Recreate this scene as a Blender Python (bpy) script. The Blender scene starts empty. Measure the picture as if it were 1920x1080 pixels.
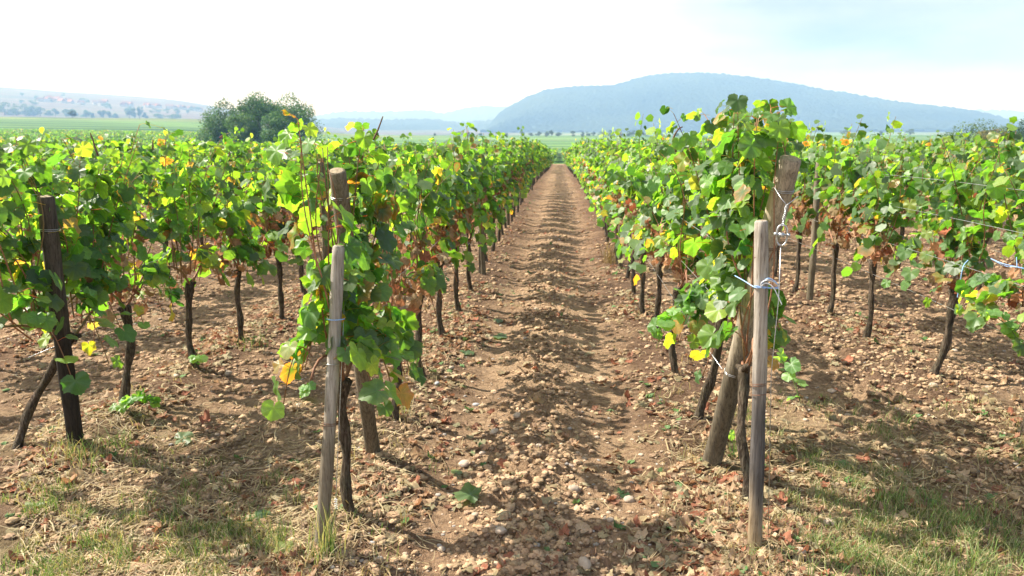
import bpy, math, random
import numpy as np
from math import radians, sin, cos, pi

# ------------------------------------------------------------------ camera, sky, sun, exposure
sc = bpy.context.scene
C = sc.collection
FPX = 1493.3
PITCH = math.atan(282 / FPX)
YAW = math.atan(90 / (FPX / cos(PITCH)))
EYE = 1.75
cd = bpy.data.cameras.new('camera')
cd.sensor_width = 36; cd.lens = FPX * 36 / 1920
cd.clip_start = 0.05; cd.clip_end = 30000
cd.dof.use_dof = True; cd.dof.focus_distance = 3.7; cd.dof.aperture_fstop = 5.0
cam = bpy.data.objects.new('camera', cd); C.objects.link(cam)
cam.location = (0, 0, EYE); cam.rotation_euler = (pi / 2 - PITCH, 0, YAW)
sc.camera = cam

SUN_EL = radians(47)
SUN_AZ = radians(-74)            # from +Y, negative is to the left
sd = bpy.data.lights.new('sun', 'SUN'); sd.energy = 5.0; sd.angle = radians(0.5); sd.color = (1.0, 0.965, 0.91)
sun = bpy.data.objects.new('sun', sd); C.objects.link(sun)
sun.rotation_euler = (pi / 2 - SUN_EL, 0, -SUN_AZ + pi)

world = bpy.data.worlds.new('World'); sc.world = world; world.use_nodes = True
nt = world.node_tree; nt.nodes.clear()
wo = nt.nodes.new('ShaderNodeOutputWorld'); bg = nt.nodes.new('ShaderNodeBackground')
sky = nt.nodes.new('ShaderNodeTexSky'); sky.sky_type = 'NISHITA'; sky.sun_disc = False
sky.sun_elevation = SUN_EL; sky.sun_rotation = SUN_AZ % (2 * pi)
sky.air_density = .65; sky.dust_density = .1; sky.ozone_density = 1.0; sky.altitude = 200
tcw = nt.nodes.new('ShaderNodeTexCoord'); mpw = nt.nodes.new('ShaderNodeMapping')
mpw.inputs['Scale'].default_value = (1.6, 1.6, 6.0)
nzw = nt.nodes.new('ShaderNodeTexNoise'); nzw.inputs['Scale'].default_value = 2.2; nzw.inputs['Detail'].default_value = 7
nzw.inputs['Roughness'].default_value = 0.55
crw = nt.nodes.new('ShaderNodeValToRGB')
crw.color_ramp.elements[0].position = 0.42; crw.color_ramp.elements[0].color = (0, 0, 0, 1)
crw.color_ramp.elements[1].position = 0.72; crw.color_ramp.elements[1].color = (0.30, 0.30, 0.30, 1)
mxw = nt.nodes.new('ShaderNodeMix'); mxw.data_type = 'RGBA'
nt.links.new(tcw.outputs['Generated'], mpw.inputs['Vector']); nt.links.new(mpw.outputs[0], nzw.inputs['Vector'])
nt.links.new(nzw.outputs['Fac'], crw.inputs['Fac']); sxw = nt.nodes.new('ShaderNodeSeparateXYZ'); nt.links.new(tcw.outputs['Generated'], sxw.inputs[0])
vlw = nt.nodes.new('ShaderNodeMapRange'); vlw.interpolation_type = 'SMOOTHSTEP'; nt.links.new(sxw.outputs[0], vlw.inputs['Value'])   # a thin high veil, thicker towards the west
for nm_, v_ in (('From Min', .36), ('From Max', -.15), ('To Min', 0.0), ('To Max', .75)): vlw.inputs[nm_].default_value = v_
adw = nt.nodes.new('ShaderNodeMath'); adw.operation = 'ADD'; adw.use_clamp = True
nt.links.new(crw.outputs['Color'], adw.inputs[0]); nt.links.new(vlw.outputs[0], adw.inputs[1]); nt.links.new(adw.outputs[0], mxw.inputs['Factor'])
nt.links.new(sky.outputs[0], mxw.inputs['A']); mxw.inputs['B'].default_value = (14, 14, 14.6, 1)
nt.links.new(mxw.outputs['Result'], bg.inputs['Color']); bg.inputs['Strength'].default_value = 0.05
nt.links.new(bg.outputs[0], wo.inputs['Surface'])

sc.view_settings.view_transform = 'Standard'; sc.view_settings.look = 'None'
sc.view_settings.exposure = 1.33; sc.view_settings.gamma = 1.0
sc.render.engine = 'CYCLES'
cy = sc.cycles
cy.use_denoising = True
cy.max_bounces = 8; cy.diffuse_bounces = 4; cy.glossy_bounces = 2; cy.transmission_bounces = 6
cy.volume_bounces = 0; cy.transparent_max_bounces = 4
cy.caustics_reflective = False; cy.caustics_refractive = False
cy.sample_clamp_indirect = 6

rng = np.random.default_rng(11)

# ------------------------------------------------------------------ small maths
def ray(px, py):
    a = (px - 960) / FPX; b = -(py - 540) / FPX
    r = np.array([cos(YAW), sin(YAW), 0.0])
    f = np.array([-sin(YAW) * cos(PITCH), cos(YAW) * cos(PITCH), -sin(PITCH)])
    u = np.array([-sin(YAW) * sin(PITCH), cos(YAW) * sin(PITCH), cos(PITCH)])
    return a * r + b * u + f
def gp(px, py, z=0.0):
    d = ray(px, py); t = (z - EYE) / d[2]; return np.array([d[0] * t, d[1] * t, z])
def at_y(px, py, y):
    d = ray(px, py); t = y / d[1]; return np.array([0, 0, EYE]) + d * t
def sm(a, b, x):
    t = np.clip((x - a) / (b - a), 0, 1); return t * t * (3 - 2 * t)
def hsh(i, j, s):
    n = (i.astype(np.int64) * 374761393 + j.astype(np.int64) * 668265263 + s * 974711) & 0x7fffffff
    n = ((n ^ (n >> 13)) * 1274126177) & 0x7fffffff
    return ((n ^ (n >> 16)) & 0xffffff) / 16777215.0
def vn(x, y, s=0):
    x = np.asarray(x, float); y = np.asarray(y, float)
    i = np.floor(x); j = np.floor(y); fx = x - i; fy = y - j
    fx = fx * fx * (3 - 2 * fx); fy = fy * fy * (3 - 2 * fy)
    i = i.astype(np.int64); j = j.astype(np.int64)
    a = hsh(i, j, s); b = hsh(i + 1, j, s); c = hsh(i, j + 1, s); d = hsh(i + 1, j + 1, s)
    return (a * (1 - fx) + b * fx) * (1 - fy) + (c * (1 - fx) + d * fx) * fy
def fbm(x, y, s=0, o=4, g=0.5):
    t = 0; a = 1; n = 0
    for k in range(o):
        t = t + a * vn(x * 2 ** k + 17.3 * k, y * 2 ** k - 9.1 * k, s + k); n += a; a *= g
    return t / n
def domes(x, y, cell, s, rmin, rmax):
    """height of rounded lumps scattered one per cell"""
    out = np.zeros_like(x)
    i0 = np.floor(x / cell).astype(np.int64); j0 = np.floor(y / cell).astype(np.int64)
    for di in (-1, 0, 1):
        for dj in (-1, 0, 1):
            i = i0 + di; j = j0 + dj
            cx = (i + hsh(i, j, s)) * cell; cyy = (j + hsh(i, j, s + 1)) * cell
            r = rmin + (rmax - rmin) * hsh(i, j, s + 2) ** 2
            d2 = (x - cx) ** 2 + (y - cyy) ** 2
            out = np.maximum(out, np.sqrt(np.clip(r * r - d2, 0, None)))
    return out

# ------------------------------------------------------------------ terrain
def az_of(px): d = ray(px, 258); return math.atan2(d[0], d[1])
def outline(pts):
    A = []; S = []
    for px, py in pts:
        d = ray(px, py); A.append(math.atan2(d[0], d[1])); S.append(d[2] / math.hypot(d[0], d[1]))
    return np.array(A), np.array(S)
RIDGE_L = outline([(-700, 150), (-300, 152), (-50, 158), (0, 163), (60, 167), (100, 171), (200, 177), (300, 184), (400, 195), (500, 204), (600, 211), (700, 226), (800, 240), (900, 247)])
LR = np.log(np.array([1, 100, 150, 230, 350, 500, 700, 850, 1000, 1500, 2300, 3400, 3700, 9000.0]))
SC = np.array([-.0315, -.0315, -.0255, -.020, -.0100, -.0035, .0022, .0020, .0022, .0030, .0085, .009, .009, .006])
SL = np.array([-.0315, -.0315, -.0200, -.003, .0060, .0135, 0.0212, .0205, .0205, .0290, .0400, 0, 0, 0])
def H(x, y):
    x = np.asarray(x, float); y = np.asarray(y, float)
    r = np.hypot(x, y); az = np.arctan2(x, np.where(y > 0.5 * np.abs(x), y, np.maximum(y, 0.5 * np.abs(x) + 1e-6)))
    lr = np.log(np.maximum(r, 1))
    rid = np.interp(az, *RIDGE_L)
    sc_ = np.interp(lr, LR, SC)
    sl = np.interp(lr, LR[:11], SL[:11])
    k = sm(math.log(1400), math.log(3400), lr)
    sl = np.where(r > 850, .0205 * (1 - k) + rid * k, sl)
    sl = np.where(r > 3400, rid * (3400 / np.maximum(r, 3400)), sl)
    a = 1 - sm(az_of(330), az_of(720), az)
    s = sc_ * (1 - a) + sl * a
    far = EYE + r * s + (fbm(x / 160, y / 160, 5, 3) - .5) * 1.6 * sm(150, 500, r)
    near = -1.4 * sm(18, 98, y)
    w = sm(85, 135, r)
    return near * (1 - w) + far * w

ROWX = [-0.99 - 1.79 * k for k in range(36, -1, -1)] + [0.83 + 1.82 * k for k in range(0, 31)]
ROWX = np.array(ROWX)
def detail(x, y):
    """tilth: clods, wheel tracks and the low banks under the vines, metres"""
    fade = 1 - sm(20, 60, np.hypot(x, y))
    d = np.min(np.abs(x[..., None] - ROWX[None, 30:46]), axis=-1) if x.ndim == 1 else 0
    bank = 0.05 * np.exp(-(d / .28) ** 2)
    al = np.exp(-((x + .12) / .2) ** 2)                       # loose centre ridge of the alley
    tr = np.maximum(np.exp(-((x + .52) / .13) ** 2), np.exp(-((x - .36) / .16) ** 2))
    band = np.exp(-((x - 1.62) / .28) ** 2)
    rough = np.clip(.30 + .75 * al - .22 * tr - .25 * band + .45 * np.exp(-(np.abs(x - 2.1) / .5) ** 2) + .25 * sm(1.9, 2.2, x), .08, 1.1)
    rough = rough * (.55 + .9 * fbm(x * 1.7, y * 1.7, 40, 2))
    c = domes(x, y, .05, 50, .008, .038) * .8 + domes(x + 3, y, .11, 60, .01, .075) * .6
    wob = (fbm(x * 2.2, y * 2.2, 70, 4) - .5) * .05 * (1 - .6 * np.clip(tr, 0, 1)) + (fbm(x * 9, y * 9, 80, 3) - .5) * .03 * rough
    hf = 1 - sm(7, 15, np.hypot(x, y))
    z = bank + .025 * al - .02 * tr + wob * (.12 + .88 * (1 - sm(4.5, 9, np.hypot(x, y)))) + hf * (c * rough + (fbm(x * 38, y * 38, 90, 2) - .5) * .014 * (rough + .25))
    return z * fade
def G(x, y):
    x = np.atleast_1d(np.asarray(x, float)); y = np.atleast_1d(np.asarray(y, float))
    return H(x, y) + detail(x, y)
def g1(x, y): return float(G(x, y)[0])

# ------------------------------------------------------------------ mesh helpers
def mesh(name, V, faces, mat, col=None, uv=None, smooth=True):
    """faces: list of integer arrays (n,3) or (n,4)"""
    me = bpy.data.meshes.new(name)
    faces = [np.asarray(f, np.int64) for f in faces if len(f)]
    V = np.asarray(V, np.float32)
    me.vertices.add(len(V)); me.vertices.foreach_set('co', V.ravel())
    loops = np.concatenate([f.ravel() for f in faces])
    tot = np.concatenate([np.full(len(f), f.shape[1]) for f in faces])
    st = np.concatenate([[0], np.cumsum(tot)[:-1]])
    me.loops.add(len(loops)); me.loops.foreach_set('vertex_index', loops.astype(np.int32))
    me.polygons.add(len(tot)); me.polygons.foreach_set('loop_start', st.astype(np.int32))
    me.polygons.foreach_set('loop_total', tot.astype(np.int32))
    me.polygons.foreach_set('use_smooth', np.full(len(tot), smooth))
    if col is not None:
        a = me.color_attributes.new('Col', 'FLOAT_COLOR', 'POINT')
        c4 = np.ones((len(V), 4), np.float32); c4[:, :3] = col; a.data.foreach_set('color', c4.ravel())
    if uv is not None:
        l = me.uv_layers.new(name='leaf'); l.data.foreach_set('uv', np.asarray(uv, np.float32)[loops].ravel())
    me.update(calc_edges=True); me.materials.append(mat)
    return me
def link(name, me, parent=None):
    o = bpy.data.objects.new(name, me); C.objects.link(o)
    if parent is not None: o.parent = parent
    return o
def tag(o, label=None, cat=None, group=None, kind=None):
    if label: o['label'] = label
    if cat: o['category'] = cat
    if group: o['group'] = group
    if kind: o['kind'] = kind
    return o
def root(name, loc, label, cat, group=None):
    o = bpy.data.objects.new(name, None); C.objects.link(o); o.location = tuple(map(float, loc)); o.empty_display_size = .1
    return tag(o, label, cat, group)
class B:
    """collects pieces of one mesh"""
    def __init__(s): s.V = []; s.F3 = []; s.F4 = []; s.C = []; s.U = []; s.n = 0
    def add(s, V, F3=None, F4=None, col=(1, 1, 1), uv=None):
        V = np.asarray(V, float).reshape(-1, 3)
        if F3 is not None and len(F3): s.F3.append(np.asarray(F3) + s.n)
        if F4 is not None and len(F4): s.F4.append(np.asarray(F4) + s.n)
        s.V.append(V); s.C.append(np.broadcast_to(np.asarray(col, float), (len(V), 3)).copy())
        s.U.append(np.zeros((len(V), 2)) if uv is None else uv); s.n += len(V)
        return s
    def build(s, name, mat, smooth=True):
        fs = []
        if s.F3: fs.append(np.concatenate(s.F3))
        if s.F4: fs.append(np.concatenate(s.F4))
        return mesh(name, np.concatenate(s.V), fs, mat, np.concatenate(s.C), np.concatenate(s.U), smooth)
def tube(b, P, R, sides=6, col=(1, 1, 1), cap=True, ridge=None):
    P = np.asarray(P, float); n = len(P); R = np.broadcast_to(np.asarray(R, float), (n,))
    T = np.gradient(P, axis=0); T /= np.linalg.norm(T, axis=1)[:, None] + 1e-9
    up = np.array([1., 0, 0]) if abs(T[:, 0]).mean() < .8 else np.array([0., 1, 0])
    X = np.cross(T, up); X /= np.linalg.norm(X, axis=1)[:, None] + 1e-9; Y = np.cross(T, X)
    th = np.arange(sides) * 2 * pi / sides
    rr = R[:, None] * (np.ones((n, sides)) if ridge is None else ridge(n, th))
    V = P[:, None] + rr[..., None] * (np.cos(th)[None, :, None] * X[:, None] + np.sin(th)[None, :, None] * Y[:, None])
    V = V.reshape(-1, 3)
    i = np.arange(n - 1)[:, None] * sides; j = np.arange(sides)[None]; k = (j + 1) % sides
    F = np.stack([i + j, i + k, i + sides + k, i + sides + j], -1).reshape(-1, 4)
    F3 = []
    if cap:
        V = np.concatenate([V, P[:1], P[-1:]]); a = n * sides
        for q in range(sides):
            F3.append([a, (q + 1) % sides, q]); F3.append([a + 1, (n - 1) * sides + q, (n - 1) * sides + (q + 1) % sides])
    b.add(V, F3, F[:, ::-1] if False else F, col)

# ------------------------------------------------------------------ materials
def newmat(name):
    m = bpy.data.materials.new(name); m.use_nodes = True
    t = m.node_tree; t.nodes.clear(); o = t.nodes.new('ShaderNodeOutputMaterial')
    return m, t, o
def N(t, typ, **kw):
    n = t.nodes.new(typ)
    for k, v in kw.items():
        if k in ('op',): n.operation = v
        elif k == 'ins':
            for a, b_ in v.items(): n.inputs[a].default_value = b_
        else: setattr(n, k, v)
    return n
def noise(t, scale, detail=4, rough=.6, vec=None, dist=0):
    n = N(t, 'ShaderNodeTexNoise'); n.inputs['Scale'].default_value = scale; n.inputs['Detail'].default_value = detail
    n.inputs['Roughness'].default_value = rough; n.inputs['Distortion'].default_value = dist
    if vec is not None: t.links.new(vec, n.inputs['Vector'])
    return n
def ramp(t, fac, stops):
    r = N(t, 'ShaderNodeValToRGB'); e = r.color_ramp.elements
    while len(e) < len(stops): e.new(.5)
    for q, (p, c) in zip(e, stops):
        q.position = p; q.color = (*c, 1) if len(c) == 3 else c
    t.links.new(fac, r.inputs['Fac']); return r
def mixc(t, f, a, b_, blend='MIX'):
    m = N(t, 'ShaderNodeMix', data_type='RGBA', blend_type=blend)
    for sock, v in (('Factor', f), ('A', a), ('B', b_)):
        if isinstance(v, (int, float)): m.inputs[sock].default_value = v
        elif isinstance(v, tuple): m.inputs[sock].default_value = (*v, 1)
        else: t.links.new(v, m.inputs[sock])
    return m.outputs['Result']
def bsdf(t, o, col, rough=.8, spec=.3, bump=None, bs=.4, bd=.01):
    p = N(t, 'ShaderNodeBsdfPrincipled'); p.inputs['Roughness'].default_value = rough
    p.inputs['Specular IOR Level'].default_value = spec
    if isinstance(col, tuple): p.inputs['Base Color'].default_value = (*col, 1)
    else: t.links.new(col, p.inputs['Base Color'])
    if bump is not None:
        b_ = N(t, 'ShaderNodeBump'); b_.inputs['Strength'].default_value = bs; b_.inputs['Distance'].default_value = bd
        t.links.new(bump, b_.inputs['Height']); t.links.new(b_.outputs[0], p.inputs['Normal'])
    t.links.new(p.outputs[0], o.inputs['Surface']); return p

def leaf_material(name, trans=.45, gain=(1.9, 1.7, .7), rough=.42, spec=.5, veins=True):
    m, t, o = newmat(name)
    at = N(t, 'ShaderNodeAttribute', attribute_name='Col')
    col = at.outputs['Color']
    geo = N(t, 'ShaderNodeNewGeometry')
    if veins:
        uv = N(t, 'ShaderNodeUVMap', uv_map='leaf'); sp = N(t, 'ShaderNodeSeparateXYZ'); t.links.new(uv.outputs[0], sp.inputs[0])
        an = N(t, 'ShaderNodeMath', op='ARCTAN2'); t.links.new(sp.outputs[0], an.inputs[0]); t.links.new(sp.outputs[1], an.inputs[1])
        ml = N(t, 'ShaderNodeMath', op='MULTIPLY'); t.links.new(an.outputs[0], ml.inputs[0]); ml.inputs[1].default_value = 180 / 52
        sn = N(t, 'ShaderNodeMath', op='SINE'); t.links.new(ml.outputs[0], sn.inputs[0])
        ab = N(t, 'ShaderNodeMath', op='ABSOLUTE'); t.links.new(sn.outputs[0], ab.inputs[0])
        ln = N(t, 'ShaderNodeVectorMath', op='LENGTH'); t.links.new(uv.outputs[0], ln.inputs[0])
        m2 = N(t, 'ShaderNodeMath', op='MULTIPLY'); t.links.new(ab.outputs[0], m2.inputs[0]); t.links.new(ln.outputs['Value'], m2.inputs[1])
        mr = N(t, 'ShaderNodeMapRange'); t.links.new(m2.outputs[0], mr.inputs['Value'])
        mr.inputs['From Min'].default_value = .03; mr.inputs['From Max'].default_value = .09; mr.inputs['To Min'].default_value = .45; mr.inputs['To Max'].default_value = 0
        li = mixc(t, 1.0, col, (1.5, 1.45, 1.5), 'MULTIPLY')
        col = mixc(t, mr.outputs[0], col, li)
        nz = noise(t, 3.0, 3, .6, uv.outputs[0])
        r2 = ramp(t, nz.outputs['Fac'], [(.3, (.78, .82, .8)), (.7, (1.15, 1.12, 1.1))])
        col = mixc(t, 1.0, col, r2.outputs[0], 'MULTIPLY')
    back = mixc(t, .35, col, (.22, .30, .16))
    col2 = mixc(t, geo.outputs['Backfacing'], col, back)
    p = N(t, 'ShaderNodeBsdfPrincipled'); p.inputs['Roughness'].default_value = rough; p.inputs['Specular IOR Level'].default_value = spec
    t.links.new(col2, p.inputs['Base Color'])
    tr = N(t, 'ShaderNodeBsdfTranslucent')
    tc = mixc(t, 1.0, col, gain, 'MULTIPLY'); t.links.new(tc, tr.inputs['Color'])
    mx = N(t, 'ShaderNodeMixShader'); mx.inputs[0].default_value = trans
    t.links.new(p.outputs[0], mx.inputs[1]); t.links.new(tr.outputs[0], mx.inputs[2]); t.links.new(mx.outputs[0], o.inputs['Surface'])
    return m
M_LEAF = leaf_material('vine_leaf', .47, (4.1, 3.6, 1.2), .44, .42)
M_FAR = leaf_material('vine_leaf_far', .42, (3.7, 3.3, 1.1), .5, .45, False)
M_DRY = leaf_material('dry_leaf', .25, (1.5, 1.2, 1.0), .8, .15)
M_TREE = leaf_material('tree_leaf', .25, (1.7, 1.7, .8), .6, .25, False)
M_GRASS = leaf_material('grass_blade', .35, (1.6, 1.6, .8), .6, .25, False)
def m_attr(name, rough=.9, spec=.2, sc_=60, amp=.25, bd=.004):
    m, t, o = newmat(name); at = N(t, 'ShaderNodeAttribute', attribute_name='Col')
    tc = N(t, 'ShaderNodeTexCoord'); nz = noise(t, sc_, 5, .65, tc.outputs['Object'])
    r = ramp(t, nz.outputs['Fac'], [(.3, (1 - amp,) * 3), (.7, (1 + amp,) * 3)])
    bsdf(t, o, mixc(t, 1.0, at.outputs['Color'], r.outputs[0], 'MULTIPLY'), rough, spec, nz.outputs['Fac'], .7, bd); return m
M_CANE = m_attr('cane_bark', .6, .3, 90, .3, .002)
M_CLOD = m_attr('soil_clod', .98, .05, 90, .25, .006)
M_STONE = m_attr('limestone', .8, .25, 50, .14, .002)
def m_bark():
    m, t, o = newmat('vine_bark'); tc = N(t, 'ShaderNodeTexCoord'); mp = N(t, 'ShaderNodeMapping'); mp.inputs['Scale'].default_value = (1, 1, .14)
    t.links.new(tc.outputs['Object'], mp.inputs[0]); nz = noise(t, 130, 6, .7, mp.outputs[0], .6); n2 = noise(t, 9, 3, .5, tc.outputs['Object'])
    r = ramp(t, nz.outputs['Fac'], [(.32, (.018, .014, .011)), (.5, (.085, .067, .052)), (.72, (.26, .225, .185))])
    r2 = ramp(t, n2.outputs['Fac'], [(.35, (.75, .8, .7)), (.65, (1.15, 1.05, 1.0))])
    bsdf(t, o, mixc(t, 1.0, r.outputs[0], r2.outputs[0], 'MULTIPLY'), .95, .1, nz.outputs['Fac'], 1.0, .012); return m
M_BARK = m_bark()
def m_wood(name, light, dark, stain=None):
    """weathered round timber; stain = (z low, z high, colour) a damp, blackened band on the wood"""
    m, t, o = newmat(name); tc = N(t, 'ShaderNodeTexCoord'); mp = N(t, 'ShaderNodeMapping'); mp.inputs['Scale'].default_value = (1, 1, .045)
    t.links.new(tc.outputs['Object'], mp.inputs[0]); nz = noise(t, 95, 6, .7, mp.outputs[0], .25); n2 = noise(t, 5, 4, .6, tc.outputs['Object'])
    nk = noise(t, 240, 2, .5, mp.outputs[0])
    r = ramp(t, nz.outputs['Fac'], [(.3, dark), (.55, light), (.75, tuple(min(1, c * 1.25) for c in light))])
    r2 = ramp(t, n2.outputs['Fac'], [(.3, (.72, .70, .66)), (.7, (1.1, 1.1, 1.1))])
    col = mixc(t, 1.0, r.outputs[0], r2.outputs[0], 'MULTIPLY')
    rk = ramp(t, nk.outputs['Fac'], [(.30, (.25, .22, .2)), (.38, (1, 1, 1))])
    col = mixc(t, .8, col, rk.outputs[0], 'MULTIPLY')
    if stain:
        for z0, z1, c, f in stain:
            sp = N(t, 'ShaderNodeSeparateXYZ'); t.links.new(tc.outputs['Object'], sp.inputs[0])
            ns = noise(t, 14, 3, .6, mp.outputs[0])
            ad = N(t, 'ShaderNodeMath', op='MULTIPLY_ADD'); t.links.new(ns.outputs['Fac'], ad.inputs[0]); ad.inputs[1].default_value = .5; t.links.new(sp.outputs[2], ad.inputs[2])
            a = N(t, 'ShaderNodeMapRange', interpolation_type='SMOOTHSTEP'); t.links.new(ad.outputs[0], a.inputs['Value'])
            a.inputs['From Min'].default_value = z0 + .15; a.inputs['From Max'].default_value = z0 + .35
            b_ = N(t, 'ShaderNodeMapRange', interpolation_type='SMOOTHSTEP'); t.links.new(ad.outputs[0], b_.inputs['Value'])
            b_.inputs['From Min'].default_value = z1 + .10; b_.inputs['From Max'].default_value = z1 + .40; b_.inputs['To Min'].default_value = f; b_.inputs['To Max'].default_value = 0
            mm = N(t, 'ShaderNodeMath', op='MULTIPLY'); t.links.new(a.outputs[0], mm.inputs[0]); t.links.new(b_.outputs[0], mm.inputs[1])
            col = mixc(t, mm.outputs[0], col, c, 'MULTIPLY') if True else col
    bsdf(t, o, col, .85, .2, nz.outputs['Fac'], .8, .004); return m
M_STAKE = m_wood('weathered_grey_stake', (.42, .39, .35), (.17, .15, .13), [(-.1, .55, (.45, .40, .30), .8)])
M_STAKE2 = m_wood('stained_grey_stake', (.42, .38, .33), (.17, .14, .12), [(.22, .66, (.20, .21, .25), .9), (-.2, .22, (.75, .62, .42), .9)])
M_POST = m_wood('brown_grey_post', (.24, .20, .15), (.07, .055, .04), [(-.1, .4, (.5, .5, .42), .6)])
M_POST2 = m_wood('grey_brown_post', (.40, .34, .26), (.13, .105, .08), [(-.2, .7, (.32, .32, .30), .9)])
M_POST3 = m_wood('blackened_post', (.12, .098, .08), (.035, .028, .023), [(-.2, .75, (.25, .24, .24), .9)])
M_ENDGRAIN = m_wood('end_grain', (.38, .31, .22), (.2, .15, .1))
def m_plain(name, col, rough=.4, metal=0.0):
    m, t, o = newmat(name); tc = N(t, 'ShaderNodeTexCoord'); nz = noise(t, 150, 3, .6, tc.outputs['Object'])
    r = ramp(t, nz.outputs['Fac'], [(.3, tuple(c * .7 for c in col)), (.7, tuple(min(1, c * 1.2) for c in col))])
    p = bsdf(t, o, r.outputs[0], rough, .5); p.inputs['Metallic'].default_value = metal; return m
M_WIRE = m_plain('galvanised_wire', (.55, .56, .58), .35, .8)
M_TWINE = m_plain('pale_blue_twine', (.30, .50, .90), .6)
M_TWINEW = m_plain('whitish_twine', (.75, .78, .85), .6)
M_RUST = m_plain('rusty_wire', (.20, .10, .06), .7, .3)
def m_soil():
    m, t, o = newmat('tilled_soil')
    at = N(t, 'ShaderNodeAttribute', attribute_name='Col'); geo = N(t, 'ShaderNodeNewGeometry'); pos = geo.outputs['Position']
    n1 = noise(t, 2.3, 5, .6, pos); n2 = noise(t, 28, 6, .7, pos); n3 = noise(t, 160, 3, .6, pos); n4 = noise(t, 9, 6, .75, pos)
    r1 = ramp(t, n1.outputs['Fac'], [(.3, (.80, .78, .76)), (.7, (1.12, 1.12, 1.1))])
    r2 = ramp(t, n2.outputs['Fac'], [(.30, (.50, .46, .43)), (.5, (1, 1, 1)), (.72, (1.38, 1.36, 1.32))])
    vo = N(t, 'ShaderNodeTexVoronoi'); vo.inputs['Scale'].default_value = 55; t.links.new(pos, vo.inputs['Vector'])
    rv = ramp(t, vo.outputs['Distance'], [(.10, (1, 1, 1)), (.17, (0, 0, 0))])
    sel = N(t, 'ShaderNodeSeparateColor'); t.links.new(vo.outputs['Color'], sel.inputs[0])
    gt = N(t, 'ShaderNodeMath', op='GREATER_THAN'); t.links.new(sel.outputs[0], gt.inputs[0]); gt.inputs[1].default_value = .8
    pf = N(t, 'ShaderNodeMath', op='MULTIPLY'); t.links.new(rv.outputs[0], pf.inputs[0]); t.links.new(gt.outputs[0], pf.inputs[1])
    al = at.outputs['Alpha']
    near = mixc(t, 1.0, mixc(t, 1.0, at.outputs['Color'], r1.outputs[0], 'MULTIPLY'), r2.outputs[0], 'MULTIPLY')
    r4 = ramp(t, n4.outputs['Fac'], [(.36, (.62, .58, .56)), (.5, (1, 1, 1)), (.68, (1.15, 1.13, 1.12))]); near = mixc(t, 1.0, near, r4.outputs[0], 'MULTIPLY')
    near = mixc(t, pf.outputs[0], near, (.46, .38, .30))
    # distant fields: strips and parcels of vines, stubble and ploughland
    mp = N(t, 'ShaderNodeMapping'); mp.inputs['Scale'].default_value = (.0045, .011, 0); mp.inputs['Rotation'].default_value = (0, 0, .12)
    t.links.new(pos, mp.inputs[0]); vf = N(t, 'ShaderNodeTexVoronoi'); vf.inputs['Scale'].default_value = 1; t.links.new(mp.outputs[0], vf.inputs['Vector'])
    sf = N(t, 'ShaderNodeSeparateColor'); t.links.new(vf.outputs['Color'], sf.inputs[0])
    rg = ramp(t, sf.outputs[0], [(0, (.07, .14, .04)), (.35, (.10, .19, .05)), (.6, (.13, .22, .06)), (.85, (.09, .15, .05)), (1, (.2, .2, .09))])
    rt = ramp(t, sf.outputs[1], [(0, (.09, .08, .07)), (.4, (.13, .10, .09)), (.55, (.06, .09, .06)), (.7, (.14, .12, .10)), (1, (.08, .10, .06))])
    sx = N(t, 'ShaderNodeSeparateXYZ'); t.links.new(pos, sx.inputs[0])
    wv = N(t, 'ShaderNodeTexNoise'); wv.inputs['Scale'].default_value = 1; wv.inputs['Detail'].default_value = 3
    mw = N(t, 'ShaderNodeMapping'); mw.inputs['Scale'].default_value = (.004, .05, 0); t.links.new(pos, mw.inputs[0]); t.links.new(mw.outputs[0], wv.inputs['Vector'])
    rw = ramp(t, wv.outputs['Fac'], [(.40, (.30, .42, .38)), (.47, (.9, .95, .9)), (.62, (1.3, 1.2, 1.1))])
    sc3 = N(t, 'ShaderNodeSeparateColor'); t.links.new(at.outputs['Color'], sc3.inputs[0])
    fld = mixc(t, sc3.outputs[0], rg.outputs[0], rt.outputs[0]); fld = mixc(t, 1.0, fld, rw.outputs[0], 'MULTIPLY')
    near = mixc(t, al, fld, near)
    ad0 = N(t, 'ShaderNodeMath', op='ADD'); t.links.new(n2.outputs['Fac'], ad0.inputs[0]); t.links.new(n3.outputs['Fac'], ad0.inputs[1]); ad = N(t, 'ShaderNodeMath', op='MULTIPLY_ADD'); t.links.new(n4.outputs['Fac'], ad.inputs[0]); ad.inputs[1].default_value = 2.5; t.links.new(ad0.outputs[0], ad.inputs[2])
    bsdf(t, o, near, .97, .08, ad.outputs[0], 1.0, .022)
    return m
M_SOIL = m_soil()

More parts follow.
